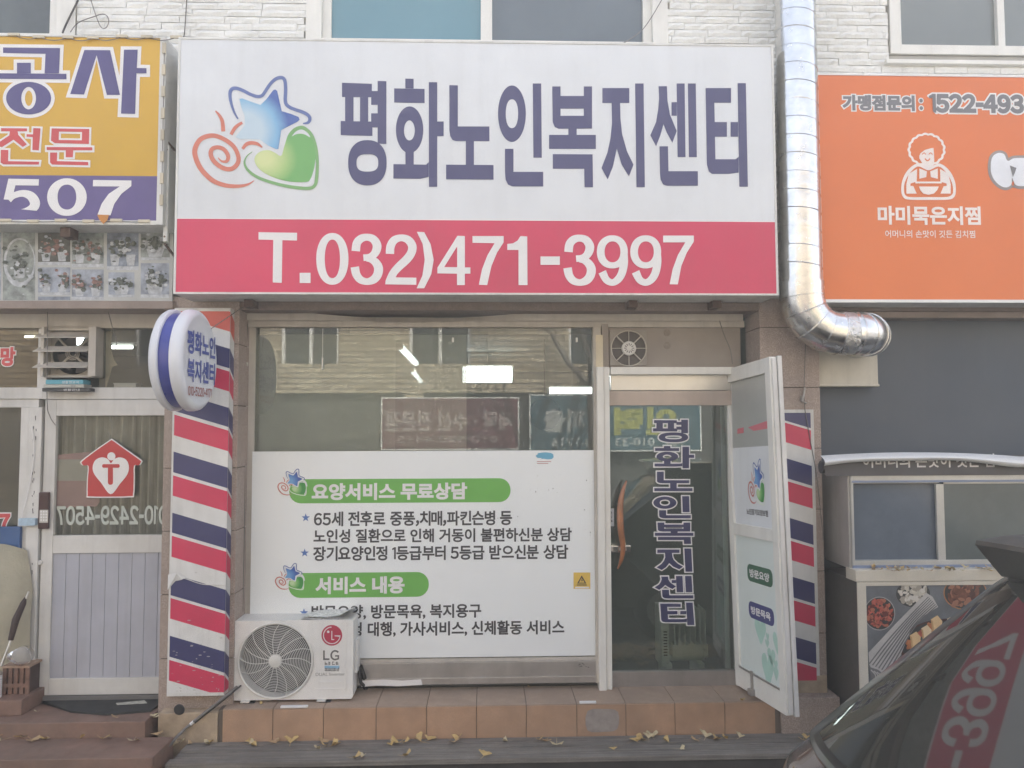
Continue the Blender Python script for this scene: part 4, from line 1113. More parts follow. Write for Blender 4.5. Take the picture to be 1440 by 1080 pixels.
path = [g4, g4+Vector((.012, 0, 0))]+[g4+Vector((.012+RB2*math.sin(R(a)), RB2*(1-math.cos(R(a))), 0)) for a in (22.5, 45, 67.5, 90)]+[g4+Vector((.012+RB2, .36, 0))]
eb = MB(); eb.tube(path, rD, 48, caps=False); eb.build('wall_bend', galv, DU, smooth=True)
sm_ = MB()
for i in (1, 2, 3, 4):
    t_ = (path[i+1]-path[i-1]).normalized(); e1 = t_.cross(Vector((0, 0, 1))).normalized(); e2 = t_.cross(e1)
    sm_.tube([path[i]+(e1*math.cos(a)+e2*math.sin(a))*(rD+.001) for a in [2*math.pi*j/40 for j in range(40)]], .0035, 5, closed=True)
sm_.build('bend_seam', galv, DU, smooth=True)
q = RX(1146, 455, 1234, 541, -.17)
lone('duct_box', MB().box(q[0], q[1], -.17, .0, q[2], q[3]).box(q[0]-.002, q[1]+.006, -.176, .0, q[2]-.012, q[2]+.004), mat('cream_box_paint', (.56, .53, .45), .5, var=.05, dirt=.25, streak=.25), 'cream painted box on the wall beneath the bend of the metal duct', 'box', bev=.004)
hk = MB(); p = at(1129, 560, -.235); hk.tube([p+Vector((.012, -.01, .07)), p+Vector((0, -.01, .01)), p+Vector((-.01, -.01, -.02)), p+Vector((.015, -.02, -.035))], .007, 7); hk.box(p.x-.014, p.x+.008, -.228, -.221, p.z-.02, p.z+.02)
lone('wall_hook', hk, dull_steel, 'small grey metal hook on the granite pilaster above the narrow striped panel', 'hook')
# ------------------------------------------------------------------ striped panels
def striped(name, label, Y, px_l, px_r, ytop, ybot, pattern, slope, side=0.0, ang=0, edge=.022):
    """bands fall to the right; pattern: list of (photo y on the left edge where the band starts, colour)"""
    xl = (at(px_l[0], ytop, Y).x+at(px_l[1], ybot, Y).x)/2; xr = (at(px_r[0], ytop, Y).x+at(px_r[1], ybot, Y).x)/2
    zt = at((px_l[0]+px_r[0])/2, ytop, Y).z; zb = at((px_l[1]+px_r[1])/2, ybot, Y).z
    t = thing(name, label, 'panel', ((xl+xr)/2, Y, zb))
    mb = MB(); mb.box(xl, xr, Y+.001, -.20, zb, zt); mb.build('board', cab_white, t, bev=.002)
    pl = FY(Y); W_ = xr-xl
    zs = [pl.px(px_l[0] if y < (ytop+ybot)/2 else px_l[1], y)[1] for y, c_ in pattern]
    cols = {'r': stripe_red, 'o': stripe_orange, 'b': stripe_blue, 'w': stripe_white}
    order = ['r', 'o', 'b', 'w']; mb = MB(); sd = MB()
    drop = slope*W_
    i0, i1, z0_, z1_ = xl+edge*(1 if side == 0 else .6), (xr-edge if side == 0 else xr), zb+edge, zt-edge
    def clip(poly, lo, hi):
        def half(pts, f, g):
            o = []
            for a, b in zip(pts, pts[1:]+pts[:1]):
                fa, fb = f(a), f(b)
                if fa >= 0: o.append(a)
                if fa*fb < 0: s_ = fa/(fa-fb); o.append((a[0]+(b[0]-a[0])*s_, a[1]+(b[1]-a[1])*s_))
            return o
        p = half(poly, lambda q: q[1]-lo, 0)
        return half(p, lambda q: hi-q[1], 0) if p else p
    for (z, (y, c_)), zn in zip(zip(zs, pattern), zs[1:]+[zb-2]):
        P = clip([(i0, z), (i0, zn), (i1, zn-drop), (i1, z-drop)], z0_, z1_)
        if len(P) >= 3:
            mb.mi = order.index(c_); mb.sheet(pl, P[::-1] if area(P) < 0 else P, h=.0008)
        if side:
            sp_ = Pl((xr+.0008, Y, 0), (0, 1, 0), (0, 0, 1)); d2 = ang*side
            P = clip([(0.001, z-drop), (0.001, zn-drop), (side, zn-drop-d2), (side, z-drop-d2)], z0_, z1_)
            if len(P) >= 3: sd.mi = order.index(c_); sd.sheet(sp_, P[::-1] if area(P) < 0 else P, h=.0008)
    M4 = [cols[k] for k in order]
    mb.build('stripe_print', M4, t)
    if side: sd.build('side_stripe_print', M4, t); 
    return t, xl, xr, zb, zt
# band boundaries read off the left edge of the panel, top to bottom
patL = [(380, 'w'), (416, 'o'), (444, 'w'), (468, 'b'), (495.5, 'w'), (500, 'r'), (528, 'w'), (551, 'b'), (578, 'w'), (583, 'r'), (612, 'w'), (635, 'b'), (664, 'w'), (668.5, 'r'), (697, 'w'), (721, 'b'), (749, 'w'), (753.5, 'r'), (783, 'w'), (807, 'b'), (837, 'w'), (841, 'r'), (870, 'w'), (894, 'b'), (923.5, 'w'), (928, 'r'), (957, 'w')]
S1, sxl, sxr, szb, szt = striped('striped_panel', 'wide red white and navy striped panel wrapped round the left pilaster', -.30, (248, 231.5), (327, 312), 433, 979, patL, .29, side=.20, ang=.75)
patR = [(480, 'w'), (560, 'b'), (592, 'w'), (595, 'r'), (622.5, 'w'), (645, 'b'), (673, 'w'), (677, 'r'), (705, 'w'), (728, 'b'), (756, 'w'), (760, 'r'), (787, 'w'), (810, 'b'), (839, 'w'), (843, 'r'), (871, 'w'), (894, 'b'), (924, 'w'), (929, 'r'), (970, 'r')]
patR = [(y-6.5, c_) for y, c_ in patR]
S2, *_ = striped('striped_panel', 'narrow red white and navy striped panel behind the open door leaf', -.235, (1079, 1089), (1143, 1154.5), 576, 962, patR, .26)
# the sheets of film meet in a seam half way down
zse = FY(-.302).px(270, 812)[1]; sm0 = MB()
def seam(u): return (sxl+.02+(sxr-sxl-.021)*u, -.3045-.0015*math.sin(u*17), zse-.06*u+.008*math.sin(u*8))
sm0.tube([seam(i/24) for i in range(25)], .0025, 5); sm0.build('film_seam', cab_white, S1)
scf = MB(); rs_ = random.Random(11); spl = FY(-.302)
for i in range(40):
    x, z = rs_.uniform(sxl+.03, sxr-.02), szb+.03+abs(rs_.gauss(0, .35)); w_, h_ = rs_.uniform(.002, .012), rs_.uniform(.0008, .004)
    scf.sheet(spl, ell(x, z, w_, h_, 7), h=.0012+.00003*i)
scf.build('scuff_mark', mat('pale_scuff', (.42, .40, .38), .8), S1)
# torn film on the wide panel
pl = FY(-.3025)
tf = MB(); pts = [(236.5, 808), (250, 805), (262, 812), (256, 815), (247, 817), (237, 829)]
def curl(p, i): u_, v_ = pl.px(*p); return pl.w(u_, v_, .002+.012*(i % 2))
vs_ = [tf.bm.verts.new(curl(p, i)) for i, p in enumerate(pts)]; tf.bm.faces.new(vs_); tf.build('peeling_film', stripe_white, S1)

# ------------------------------------------------------------------ round projecting sign
cy_, rz_ = -.68, .302
cz = at(272, 507, cy_).z
RS = thing('round_sign', 'round white double sided sign with a blue rim projecting from the left pilaster', 'sign', (-1.79, cy_, cz))
xl_, xr_ = -1.905, -1.700
MB().lathe((xl_, cy_, cz), (1, 0, 0), [(0, .20), (.004, .26), (.022, .292), (.04, rz_), (.060, rz_), (.066, rz_-.008)], 72).build('back_shell', mat('round_sign_white', (.66, .68, .72), .35, var=.03, dirt=.12), RS, smooth=True)
MB().lathe((xl_+.064, cy_, cz), (1, 0, 0), [(0, rz_-.022), (.07, rz_-.022)], 72).build('blue_rim', mat('glossy_blue_rim', (.05, .065, .30), .3, var=.06), RS, smooth=True)
MB().lathe((xl_+.130, cy_, cz), (1, 0, 0), [(0, rz_-.008), (.006, rz_), (.030, rz_), (.050, .298), (.062, .288), (.069, .272), (.0705, .262), (.0690, .256), (.0692, .10)], 72).build('front_shell', MATS['round_sign_white'], RS, smooth=True)
rp = Pl((xr_-.0045, cy_, cz), (0, 1, 0), (0, 0, 1))
rblue = mat('round_sign_blue_print', (.06, .09, .34), .45); rred = mat('round_sign_red_print', (.36, .13, .12), .45)
text(RS, '평화노인', rp, (-.215, .025, .235, .165), rblue, .03, .003, box_uv=True)
text(RS, '복지센터', rp, (-.205, -.135, .235, .0), rblue, .03, .003, box_uv=True)
text(RS, '０１０－５２２０－４１７１', rp, (-.19, -.215, .185, -.16), rred, .02, .003, box_uv=True)
MB().tube([(-1.81, cy_+.25, cz), (-1.81, -.27, cz)], .014, 8).build('arm', dull_steel, RS)
MB().tube([(xr_, cy_+.15, cz+.21), at(341, 432, -.25)], .003, 5).build('stay_wire', grey_cable, RS)

# ------------------------------------------------------------------ tiled step, deck, left steps
LZ = .325
ys = -.31
xA = at(306, 1000, ys).x; xB = at(1098, 1000, ys).x
T = thing('tiled_step', 'terracotta tiled step running along the shop front below the window', 'step', (0, ys, 0))
MB().box(xA+.004, xB, ys+.006, .06, .0, LZ-.008).build('core', grout, T)
mb = MB(); tw = .318
jx = [at(x, 995, ys).x for x in (313, 384, 455, 529, 600, 670, 740, 811, 880, 949, 1019, 1090)]
for a, b in zip(jx, jx[1:]):
    for ya, yb in ((ys, .01), (.01, .04)):
        mb.box(a+.002, b-.002, ya+.0015, yb-.0015, LZ-.008, LZ-random.uniform(0, .0015))
mb.build('tread_tile', tile_top, T, bev=.0015)
mb = MB()
for a, b in zip(jx, jx[1:]): mb.box(a+.002, b-.002, ys-random.uniform(.0, .002), ys+.0062, .06, LZ-.0085)
mb.build('riser_tile', tile_face, T, bev=.0015)
pt = FY(ys-.004); mb = MB(); mb.sheet(pt, [pt.px(*p) for p in catmull([(826, 1000), (850, 997), (869, 1001), (868, 1025), (850, 1029), (826, 1027)], True, 3)], h=.001); mb.build('cement_patch', mat('grey_cement_patch', (.30, .265, .24), .8, var=.15, vs=20), T)
for x0, x1, y in ((395, 433, 997), (815, 838, 991)):
    p0, p1 = at(x0, y, ys+.012), at(x1, y, ys+.012)
    lone('white_cable_cover', MB().box(p0.x, p1.x, ys-.004, ys+.02, LZ+.001, LZ+.012), sheet_white, 'short white plastic strip lying on the step edge '+('in front of the air conditioner' if x0 < 500 else 'before the shop window'), 'strip', bev=.002)
# stone block right of the step and plinth under the left panel
q = RX(1099, 981, 1182, 1032, -.32)
lone('stone_block', MB().box(q[0], q[1], -.32, .05, -.05, q[3]), granite, 'grey granite block beside the right end of the tiled step', 'block', bev=.008)
q = RX(222, 988, 307, 1040, -.315)
ph = MB().box(q[0], xA+.002, -.315, -.2, -.05, LZ-.02).build('x', MATS['stained_plinth'], None, bev=.004); ph.name = 'plinth_block'; tag(ph, 'stained concrete plinth block under the wide striped panel', 'block')
c = at(252, 998, -.318); ho = MB().lathe(c, (0, -1, 0), [(0, .034), (.004, .03)], 18).build('drain_hole', dark_plastic, ph)
# deck
dz = .125; dyf = -.616
DK = thing('timber_deck', 'weathered grey timber deck step in front of the tiled step', 'step', (0, dyf, 0))
xdl = at(232, 1060, dyf).x
bw = [ys-.002, -.38, -.46, -.545, dyf]
for a, b in zip(bw, bw[1:]):
    MB().box(xdl if b == dyf else xdl+.02, 3.9, b+.004, a, dz-.035, dz-random.uniform(0, .003)).build('board', deck_m, DK, bev=.004)
MB().box(xdl+.03, 3.9, dyf+.02, dyf+.06, -.06, dz-.037).build('fascia', mat('dark_timber', (.05, .047, .045), .8, var=.2), DK)
# left painted steps
LSX = 0
ST = thing('painted_steps', 'two red brown painted concrete steps at the left shop door', 'steps', (-2.8, -.5, 0))
x2 = PL_[0]-.002
MB().box(-6, x2, -.40, .05, -.06, .29).build('upper_step', step_m, ST, bev=.006)
MB().box(-6, xdl-.035, -.70, -.401, -.06, .196).build('lower_step', step_m, ST, bev=.006)
q = at(30, 1000, -.28); MB().box(-6, q.x, -.28, .02, .2915, .386).build('side_plinth', step_m, ST, bev=.006)
# door mat
mt_ = MB()
m0 = [at_z(x, y, .293) for x, y in ((52, 985), (100, 1002), (150, 1006), (212, 1001), (222, 986))]
mo = [(p.x, p.y) for p in (m0[0], m0[1], m0[2], m0[3])]+[(PL_[0]-.01, -.03), (m0[0].x, -.03)]
flat = Pl((0, 0, .2915), (1, 0, 0), (0, 1, 0)); mt_.slab(flat, mo, 0, .012)
lone('door_mat', mt_, black_rubber, 'black rubber door mat on the upper painted step', 'mat')
pm = MB(); a_ = [at_z(x, y, .3045) for x, y in ((163, 989), (203, 985), (207, 989), (165, 991.5))]
pm.slab(Pl((0, 0, .3045), (1, 0, 0), (0, 1, 0)), [(p.x, p.y) for p in a_], 0, .002); lone('flyer', pm, mat('paper_flyer', (.45, .44, .38), .7, var=.3, vs=40), 'folded paper flyer lying on the black door mat', 'paper')

# ------------------------------------------------------------------ air conditioner
AY = -.205
q = RX(327, 868, 497.5, 984.5, AY)
ACX0, ACX1, ACZ0, ACZ1 = at(326, 985, AY).x, (at(497, 870, AY).x+at(496, 985, AY).x)/2, at(410, 984, AY).z, at(410, 872.5, AY).z
AC = thing('air_conditioner_unit', 'white outdoor air conditioner unit standing on the tiled step', 'air conditioner', ((ACX0+ACX1)/2, AY, LZ))
acm = mat('ac_cream_metal', (.74, .73, .70), .42, var=.04, dirt=.16, streak=.12)
gc = at(387.5, 929, AY); gr_ = 50.5*5.095/F
gc = Vector((gc.x, AY, gc.z))
# casing: front face with a round opening
pl = FY(AY)
cs = MB(); ring = ell(gc.x, gc.z, gr_, gr_, 64)
cs.sheet(pl, rrect(ACX0, ACZ0, ACX1, ACZ1, .018), [ring], h=0)
fo = rrect(ACX0, ACZ0, ACX1, ACZ1, .018)
k = len(fo)
for i in range(k): cs.poly([pl.w(*fo[i], 0), pl.w(*fo[(i+1) % k], 0), pl.w(*fo[(i+1) % k], -.195), pl.w(*fo[i], -.195)])
cs.sheet(pl, fo, h=-.195)
for i in range(64): cs.poly([pl.w(*ring[i], 0), pl.w(*ring[(i+1) % 64], 0), pl.w(*ring[(i+1) % 64], -.10), pl.w(*ring[i], -.10)])
cs.build('casing', acm, AC)
MB().lathe(gc+Vector((0, .099, 0)), (0, 1, 0), [(0, gr_-.001), (.005, gr_-.001)], 48).build('inner_shroud', mat('ac_dark', (.025, .024, .024), .6), AC)
fb = MB()
for k in range(3):
    a0 = 2*math.pi*k/3+.4; g = []
    fb.grid(lambda u, v: (gc.x+(.05+(gr_-.07)*v)*math.cos(a0+u*1.5+v*.35), AY+.055+.035*u, gc.z+(.05+(gr_-.07)*v)*math.sin(a0+u*1.5+v*.35)), 8, 6)
fb.build('fan_blades', mat('ac_fan_grey', (.09, .088, .085), .5), AC, smooth=True)
gm = mat('ac_grille_white', (.62, .61, .57), .4)
gl_ = MB()
for i in range(19):
    r_ = .047+(gr_-.055)*i/18
    gl_.tube([(gc.x+r_*math.cos(t), AY-.010*(1-(r_/gr_)**2)-.002, gc.z+r_*math.sin(t)) for t in [2*math.pi*j/64 for j in range(64)]], .0019, 4, closed=True)
for k in range(16):
    pts = []
    for j in range(9):
        r_ = .04+(gr_-.045)*j/8; t = 2*math.pi*k/16+.18+(-.28*(j/8)**2.2)
        pts.append((gc.x+r_*math.cos(t), AY-.010*(1-(r_/gr_)**2)-.0045, gc.z+r_*math.sin(t)))
    gl_.tube(pts, .0024, 5)
gl_.tube([(gc.x+gr_*math.cos(t), AY-.003, gc.z+gr_*math.sin(t)) for t in [2*math.pi*j/72 for j in range(72)]], .008, 8, closed=True)
GRL = gl_.build('fan_grille', gm, AC, smooth=True)
MB().lathe(gc+Vector((0, -.006, 0)), (0, -1, 0), [(0, .042), (.007, .042), (.010, .037)], 32).build('hub_disc', gm, GRL, smooth=True)
# raised service panel outline, emblem and writing
pxq = lambda u, v: (320+u/7.2, 850+v/7.2)
sp_ = MB()
for (u0, v0, u1, v1) in ((882, 190, 890, 860), (1196, 190, 1204, 860), (890, 852, 1196, 860), (910, 782, 1170, 792)):
    a = pl.px(*pxq(u0, v0)); b = pl.px(*pxq(u1, v1)); sp_.lbox(pl, a[0], b[0], b[1], a[1], -.001, .0025)
sp_.build('panel_rib', acm, AC)
cE = pxq(1056, 312); fE = lambda p: (cE[0]+p[0]/7.2, cE[1]+p[1]/7.2)
eo = put(MB(), pl, Shape([(ell(0, 0, 105, 105, 48), [])]).mapped(fE), .0012).build('emblem', mat('emblem_crimson', (.44, .035, .075), .4), AC)
arc = [(math.cos(R(a))*84, math.sin(R(a))*84) for a in range(-92, -361, -8)]
put(MB(), pl, Shape([(stroke(arc+[(86, 4), (28, 4)], 9, smooth=False), []), ([(-4, -45), (5, -45), (5, 38), (25, 38), (25, 47), (-4, 47)], []), (ell(-36, -36, 13, 13, 20), [])]).mapped(fE), .0025).build('emblem_mark', sheet_white, eo)
lgm = mat('ac_grey_print', (.13, .125, .12), .5)
fLG = pxq
LGP = Shape([([(968, 465), (985, 465), (985, 545), (1032, 545), (1032, 562), (968, 562)], []),
             (stroke([(1122, 484), (1100, 470), (1072, 474), (1052, 500), (1054, 535), (1078, 556), (1104, 554), (1122, 548)], 17, 5), []), ([(1130, 512), (1130, 556), (1114, 556), (1114, 528), (1090, 528), (1090, 512)], [])]).mapped(lambda p: fLG(*p))
put(MB(), pl, LGP, .0014).build('lettering', lgm, AC)
a, b = pxq(893, 690), pxq(1187, 722); text(AC, 'DUAL Inverter', pl, (a[0], a[1], b[0], b[1]), mat('ac_pale_print', (.26, .25, .24), .5), 0, .0014)
a, b = pxq(980, 572), pxq(1135, 682)
lo = put(MB(), pl, Shape([(rc(*a, *b), [])]), .001).build('service_label', acm, AC)
lm = MB(); 
for r0, r1, n_ in ((578, 612, 4), (640, 676, 11)):
    for i in range(n_):
        for k in range(3):
            u = 985+148*i/n_; wq = 148/n_*.78; v = r0+(r1-r0)*(k+random.uniform(0, .25))/3
            if random.random() < .85: put(lm, pl, Shape([(rc(*pxq(u, v), *pxq(u+wq*random.uniform(.6, 1), v+7)), [])]), .002)
        put(lm, pl, Shape([(rc(*pxq(985+148*i/n_+random.uniform(0, 5), r0), *pxq(985+148*i/n_+7, r1)), [])]), .0024)
lm.build('label_print', lgm, lo)
put(MB(), pl, Shape([(rc(*pxq(982, 620), *pxq(1133, 650)), [])]), .0014).build('label_band', mat('sky_blue_print', (.25, .45, .62), .5), lo)
# pipe cover on the right side, feet
pc = MB(); s_ = Pl((ACX1, AY, 0), (0, 1, 0), (0, 0, 1))
pc.box(ACX1-.002, ACX1+.018, AY+.06, AY+.17, ACZ0+.14, ACZ0+.36); pc.build('pipe_cover', acm, AC, bev=.012)
pt_ = MB(); pt_.tube([(ACX1+.02, AY+.16, ACZ0+.16), (ACX1+.045, AY+.17, ACZ0+.08), (ACX1+.05, AY+.2, ACZ0-.0)], .016, 8).tube([(ACX1+.015, AY+.13, ACZ0+.16), (ACX1+.03, AY+.13, ACZ0+.06), (ACX1+.06, AY+.2, ACZ0)], .011, 8); pt_.build('refrigerant_pipe', cable_m, AC, smooth=True)
for x in (345, 452):
    c = at(x, 988, AY); f = MB().box(c.x-.028, c.x+.028, AY-.02, AY+.04, LZ+.004, ACZ0-.001).box(c.x-.028, c.x+.028, AY+.12, AY+.18, LZ+.004, ACZ0-.001); f.build('foot', gm, AC, bev=.004)
    f = MB().box(c.x-.01, c.x+.06, AY-.015, AY+.06, LZ, LZ+.0035); f.build('rubber_pad', black_rubber, AC)
tpm = MB(); put(tpm, FY(-.0455), Shape([([(508, 957), (540, 955.5), (566, 957), (592, 955), (594, 963), (560, 965), (530, 964), (508, 966)], [])]), .001); lone('torn_tape', tpm, sheet_white, 'torn white tape along the foot of the shop front beside the air conditioner', 'tape')
# papers on top
nw = MB(); tp_ = Pl((0, 0, ACZ1+.002), (1, 0, 0), (0, 1, 0))
def paper(mb, x0, x1, y0, y1, h, seed):
    rnd = random.Random(seed); ph_ = rnd.uniform(0, 6)
    mb.grid(lambda u, v: (x0+(x1-x0)*u+.02*v, y0+(y1-y0)*v, ACZ1+h+.008*math.sin(u*5+ph_)*math.sin(v*3+ph_)+(.028*max(0, u-.8)/.2)), 12, 5)
px0, px1 = at(424, 866, AY+.05).x, at(494, 866, AY+.05).x
prnt = mat('newsprint', (.70, .69, .67), .8, var=.35, vs=70)
for i in range(3): paper(nw, px0+.02*i, px1-.01*i, AY+.005+.008*i, AY+.19, .006+.007*i, i)
lone('newspaper', nw, prnt, 'small pile of printed papers on top of the air conditioner', 'newspaper')
# drain hose and cable running down to the left
hz_ = [(333, 966, -.22), (322, 975, -.29), (300, 993, -.325), (277, 1011, -.33), (255, 1030, -.345), (236, 1050, -.47), (210, 1072, -.63), (203, 1090, -.64)]
hp = catmull([tuple(at(x, y, Y)) for x, y, Y in hz_], n=5)
HS = thing('drain_hose', 'grey drain hose running from the air conditioner down across the steps', 'hose', tuple(at(255, 1030, -.42)))
MB().tube(hp, .009, 8).build('hose', grey_cable, HS, smooth=True)
MB().tube([(p[0]+.022, p[1]+.01, p[2]+.004) for p in hp[:18]], .006, 7).build('cable', cable_m, HS, smooth=True)
tb = MB()
for i in (16, 30):
    a, b = Vector(hp[i]), Vector(hp[i+1]); tb.tube([a, a+(b-a).normalized()*.025], .0105, 8)
tb.build('tape_wrap', sheet_white, HS)

# ------------------------------------------------------------------ left shop front
FYL = -.02
def P3(x, y, Y=FYL): return at(x, y, Y)
xr2 = PL_[0]
HB = MB().box(-4.85, xr2, FYL-.01, .06, zz(462, FYL), zz(434, FYL)); HB.build('head_rail', frame_beige, B, bev=.003)
# window part on the left and the transom
tw_ = MB()
q = RX(53, 462, 66, 545, FYL); tw_.box(q[0], q[1], FYL, .05, q[2], q[3])
q = RX(-60, 545, 60, 561, FYL-.01); tw_.box(-4.85, q[1], FYL-.012, .05, q[2], q[3])
q = RX(-60, 561, 55, 573, FYL); tw_.box(-4.85, q[1], FYL-.002, .05, q[2], q[3]-.002)
q = RX(24, 573, 57, 978, FYL); tw_.box(q[0]+.07, q[1]-.002, FYL-.028, .05, .20, q[3]); tw_.box(q[0], q[0]+.069, FYL-.004, .05, .20, q[3])
q = RX(60, 545, 240, 562, FYL); tw_.box(q[0]+.005, xr2, FYL-.012, .05, q[2]+.003, q[3])
LW = tw_.build('side_window', frame_white, B, bev=.003)
q = RX(-60, 462, 54, 546, .01); MB().box(-4.85, q[1], .008, .012, q[2], q[3]).build('pane', glass('brown_room_glass', (.75, .70, .60), 1.5, .05, (.2, .17, .13)), LW)
q = RX(-60, 573, 40, 978, .01); MB().box(-4.85, q[1], .008, .012, .20, q[3]).build('pane', room_glass, LW)
q = RX(140, 462, 235, 548, .01); MB().box(q[0], xr2, .008, .012, q[2], q[3]).build('pane', room_glass, LW)
text(LW, '방충망', FY(.008), (-42, 488, 22, 515), red_letter, .05, .004, sheet_white, .05)
text(LW, '４５０７', FY(.008), (-56, 722, 14.5, 750), red_letter, .05, .004, sheet_white, .05)
# rust drips on the window post
dp = MB(); pp = FY(FYL-.0285)
for i in range(22):
    y = random.choice((random.uniform(565, 680), random.uniform(690, 880))); x = 51-.012*(y-565)+random.uniform(-3, 1)-6*(y-565)/400
    hh = random.uniform(.8, 6); put(dp, pp, Shape([([(x-.7, y), (x+.6, y-.5), (x+.5, y+hh), (x-.3, y+hh*1.1)], [])]), .0008+.0001*i)
dp.build('paint_chip', dark_text, LW)
# louvre fan
lq = RX(63, 461, 142, 530, -.02)
LF = thing('louvre_fan', 'beige extractor fan with open louvre slats above the left shop door', 'fan', ((lq[0]+lq[1])/2, -.02, lq[2]))
lf = MB(); lf.box(lq[0], lq[0]+.02, -.07, .03, lq[2], lq[3]).box(lq[1]-.05, lq[1], -.09, .03, lq[2], lq[3]).box(lq[0], lq[1], -.03, .03, lq[3]-.02, lq[3]+.01).box(lq[0], lq[1], -.03, .03, lq[2]-.005, lq[2]+.012)
lf.build('housing', frame_beige, LF, bev=.003)
for y in (470, 489, 511):
    z = zz(y, -.05); s_ = MB(); g0 = lq[0]-.015; g1 = lq[1]-.055
    s_.poly([(g0-.02, -.10, z-.028), (g1, -.10, z-.028), (g1+.02, -.035, z+.012), (g0, -.035, z+.012)]); s_.poly([(g0-.02, -.10, z-.032), (g0, -.035, z+.008), (g1+.02, -.035, z+.008), (g1, -.10, z-.032)])
    s_.poly([(g0-.02, -.10, z-.032), (g1, -.10, z-.032), (g1, -.10, z-.028), (g0-.02, -.10, z-.028)]); s_.build('slat', frame_beige, LF)
c = at(104, 497, .02); fr_ = MB(); R2 = .145
fr_.slab(FY(.02), rrect(lq[0]+.02, lq[2], lq[1]-.04, lq[3], .01), -.01, .0, [ell(c.x, c.z, R2, R2, 40)]); fr_.build('fan_plate', frame_beige, LF)
gd = MB()
for r_ in (.022, .034, .045): gd.tube([(c.x+r_*math.cos(t), .004, c.z+r_*math.sin(t)) for t in [2*math.pi*j/28 for j in range(28)]], .0035, 5, closed=True)
for k in range(4):
    a_ = math.pi/4+k*math.pi/2; gd.tube([(c.x+.04*math.cos(a_), .006, c.z+.04*math.sin(a_)), (c.x+.16*math.cos(a_), .012, c.z+.16*math.sin(a_))], .008, 6)
gd.build('fan_guard', frame_beige, LF)
fb = MB()
for k in range(4):
    a0 = math.pi/2*k; fb.grid(lambda u, v: (c.x+(.03+.1*v)*math.cos(a0+u*1.1), .05+.03*u, c.z+(.03+.1*v)*math.sin(a0+u*1.1)), 6, 3)
fb.build('fan_blades', mat('fan_grey_blades', (.14, .13, .12), .5), LF)
# books on the ledge
def book(px0, px1, py0, py1, Y, mm, label, s, tb, tm):
    q = RX(px0, py0, px1, py1, Y); t = thing('book', label, 'book', ((q[0]+q[1])/2, Y, q[2]))
    MB().box(q[0], q[1], Y, Y+.10, q[2], q[3]).build('cover', mm, t, bev=.003)
    MB().box(q[0]-.001, q[0]+.05, Y+.006, Y+.094, q[2]+.004, q[3]-.004).build('pages', sheet_white, t)
    text(t, s, FY(Y), tb, tm, .0, .002)
book(59, 126, 545.5, 550.5, -.10, mat('book_black', (.03, .035, .04), .4), 'dark book at the bottom of the stack on the ledge under the louvre fan', '생활안내', (89, 546.5, 112, 549.8), sheet_white)
book(61, 118, 540.5, 545.3, -.105, mat('book_grey', (.42, .42, .38), .5), 'pale grey book in the middle of the stack under the louvre fan', '안내', (100, 541.5, 106, 544.5), dark_text)
book(64, 117, 534, 540.2, -.10, mat('book_turquoise', (.10, .34, .42), .4), 'turquoise book on top of the stack on the ledge under the louvre fan', '생활정보지', (87, 535.5, 111, 539.5), sheet_white)
# torn paper and white tray behind the transom pane
tn = MB(); tpl = FY(.03); pts = [(149, 466), (157, 466), (156, 490), (160, 505), (165, 513), (158, 516), (154, 530), (148, 550)]
tn.sheet(tpl, [tpl.px(*p) for p in pts][::-1] if False else [tpl.px(*p) for p in pts], h=0); lone('torn_paper', tn, mat('yellowed_paper', (.55, .50, .38), .8), 'torn yellowed paper hanging behind the transom glass right of the louvre fan', 'paper')
q = RX(162, 540, 193, 550, .08); lone('plastic_tray', MB().box(q[0], q[1], .06, .14, q[2], q[3]).box(q[0]-.006, q[1]+.006, .055, .145, q[3], q[3]+.006), sheet_white, 'white plastic tray on the ledge behind the transom glass', 'tray', bev=.004)
# lamps in the left shop
ceiling_lamp((158, 488), (186, 488), 2.93, .05, 'lit tube lamp inside the left shop right of the louvre fan', group=None, fit=False)
ceiling_lamp((35, 473.5), (55, 473.5), 2.93, .025, 'thin lit tube lamp inside the left shop behind the red letters', group=None, fit=False)
ceiling_lamp((109, 480), (112, 475), 2.92, .09, 'lit bulb seen between the slats of the louvre fan', group=None, fit=False)
# the door
dx0, dx1, dz0, dz1 = RX(59, 562, 232, 976, -.02)
dx1 = xr2-.002
LD = MB(); stw = .075
LD.box(dx0, dx0+stw, -.03, .02, dz0, dz1).box(dx1-.03, dx1, -.03, .02, dz0, dz1)
LD.box(dx0+stw, dx1-.03, -.03, .02, zz(583, -.03), dz1).box(dx0+stw, dx1-.03, -.028, .02, zz(773, -.03), zz(748.5, -.03)).box(dx0+stw, dx1-.03, -.03, .02, dz0, zz(946, -.03))
LDO = LD.build('door', frame_white, B, bev=.003, label='old white door with a glass pane above grey planks')
MB().box(dx0, dx1, -.05, .05, .2905, dz0-.003).build('threshold', mat('dark_threshold', (.14, .135, .13), .7, dirt=.3), B, bev=.003)
MB().box(dx0+stw-.004, dx1-.028, -.004, .0, zz(749, 0), zz(582, 0)).build('pane', room_glass, LDO)
pb = MB(); n_ = 8; xx0, xx1 = dx0+stw-.002, dx1-.03
step = (at(91.5, 850, -.015).x-xx0)
x = xx0
while x < xx1-.01:
    x2_ = min(x+step, xx1); pb.box(x+.0012, x2_-.0012, -.016-random.uniform(0, .0015), .0, zz(947, -.015), zz(772, -.015)); x = x2_
pb.build('plank_panel', grey_paint, LDO, bev=.0015)
dpn = FY(-.004)
text(LDO, '０１０－２４２９－４５０７', dpn, (80, 711, 236, 738), mat('pale_green_letter_film', (.46, .50, .45), .5), .03, .003, mirror=True)
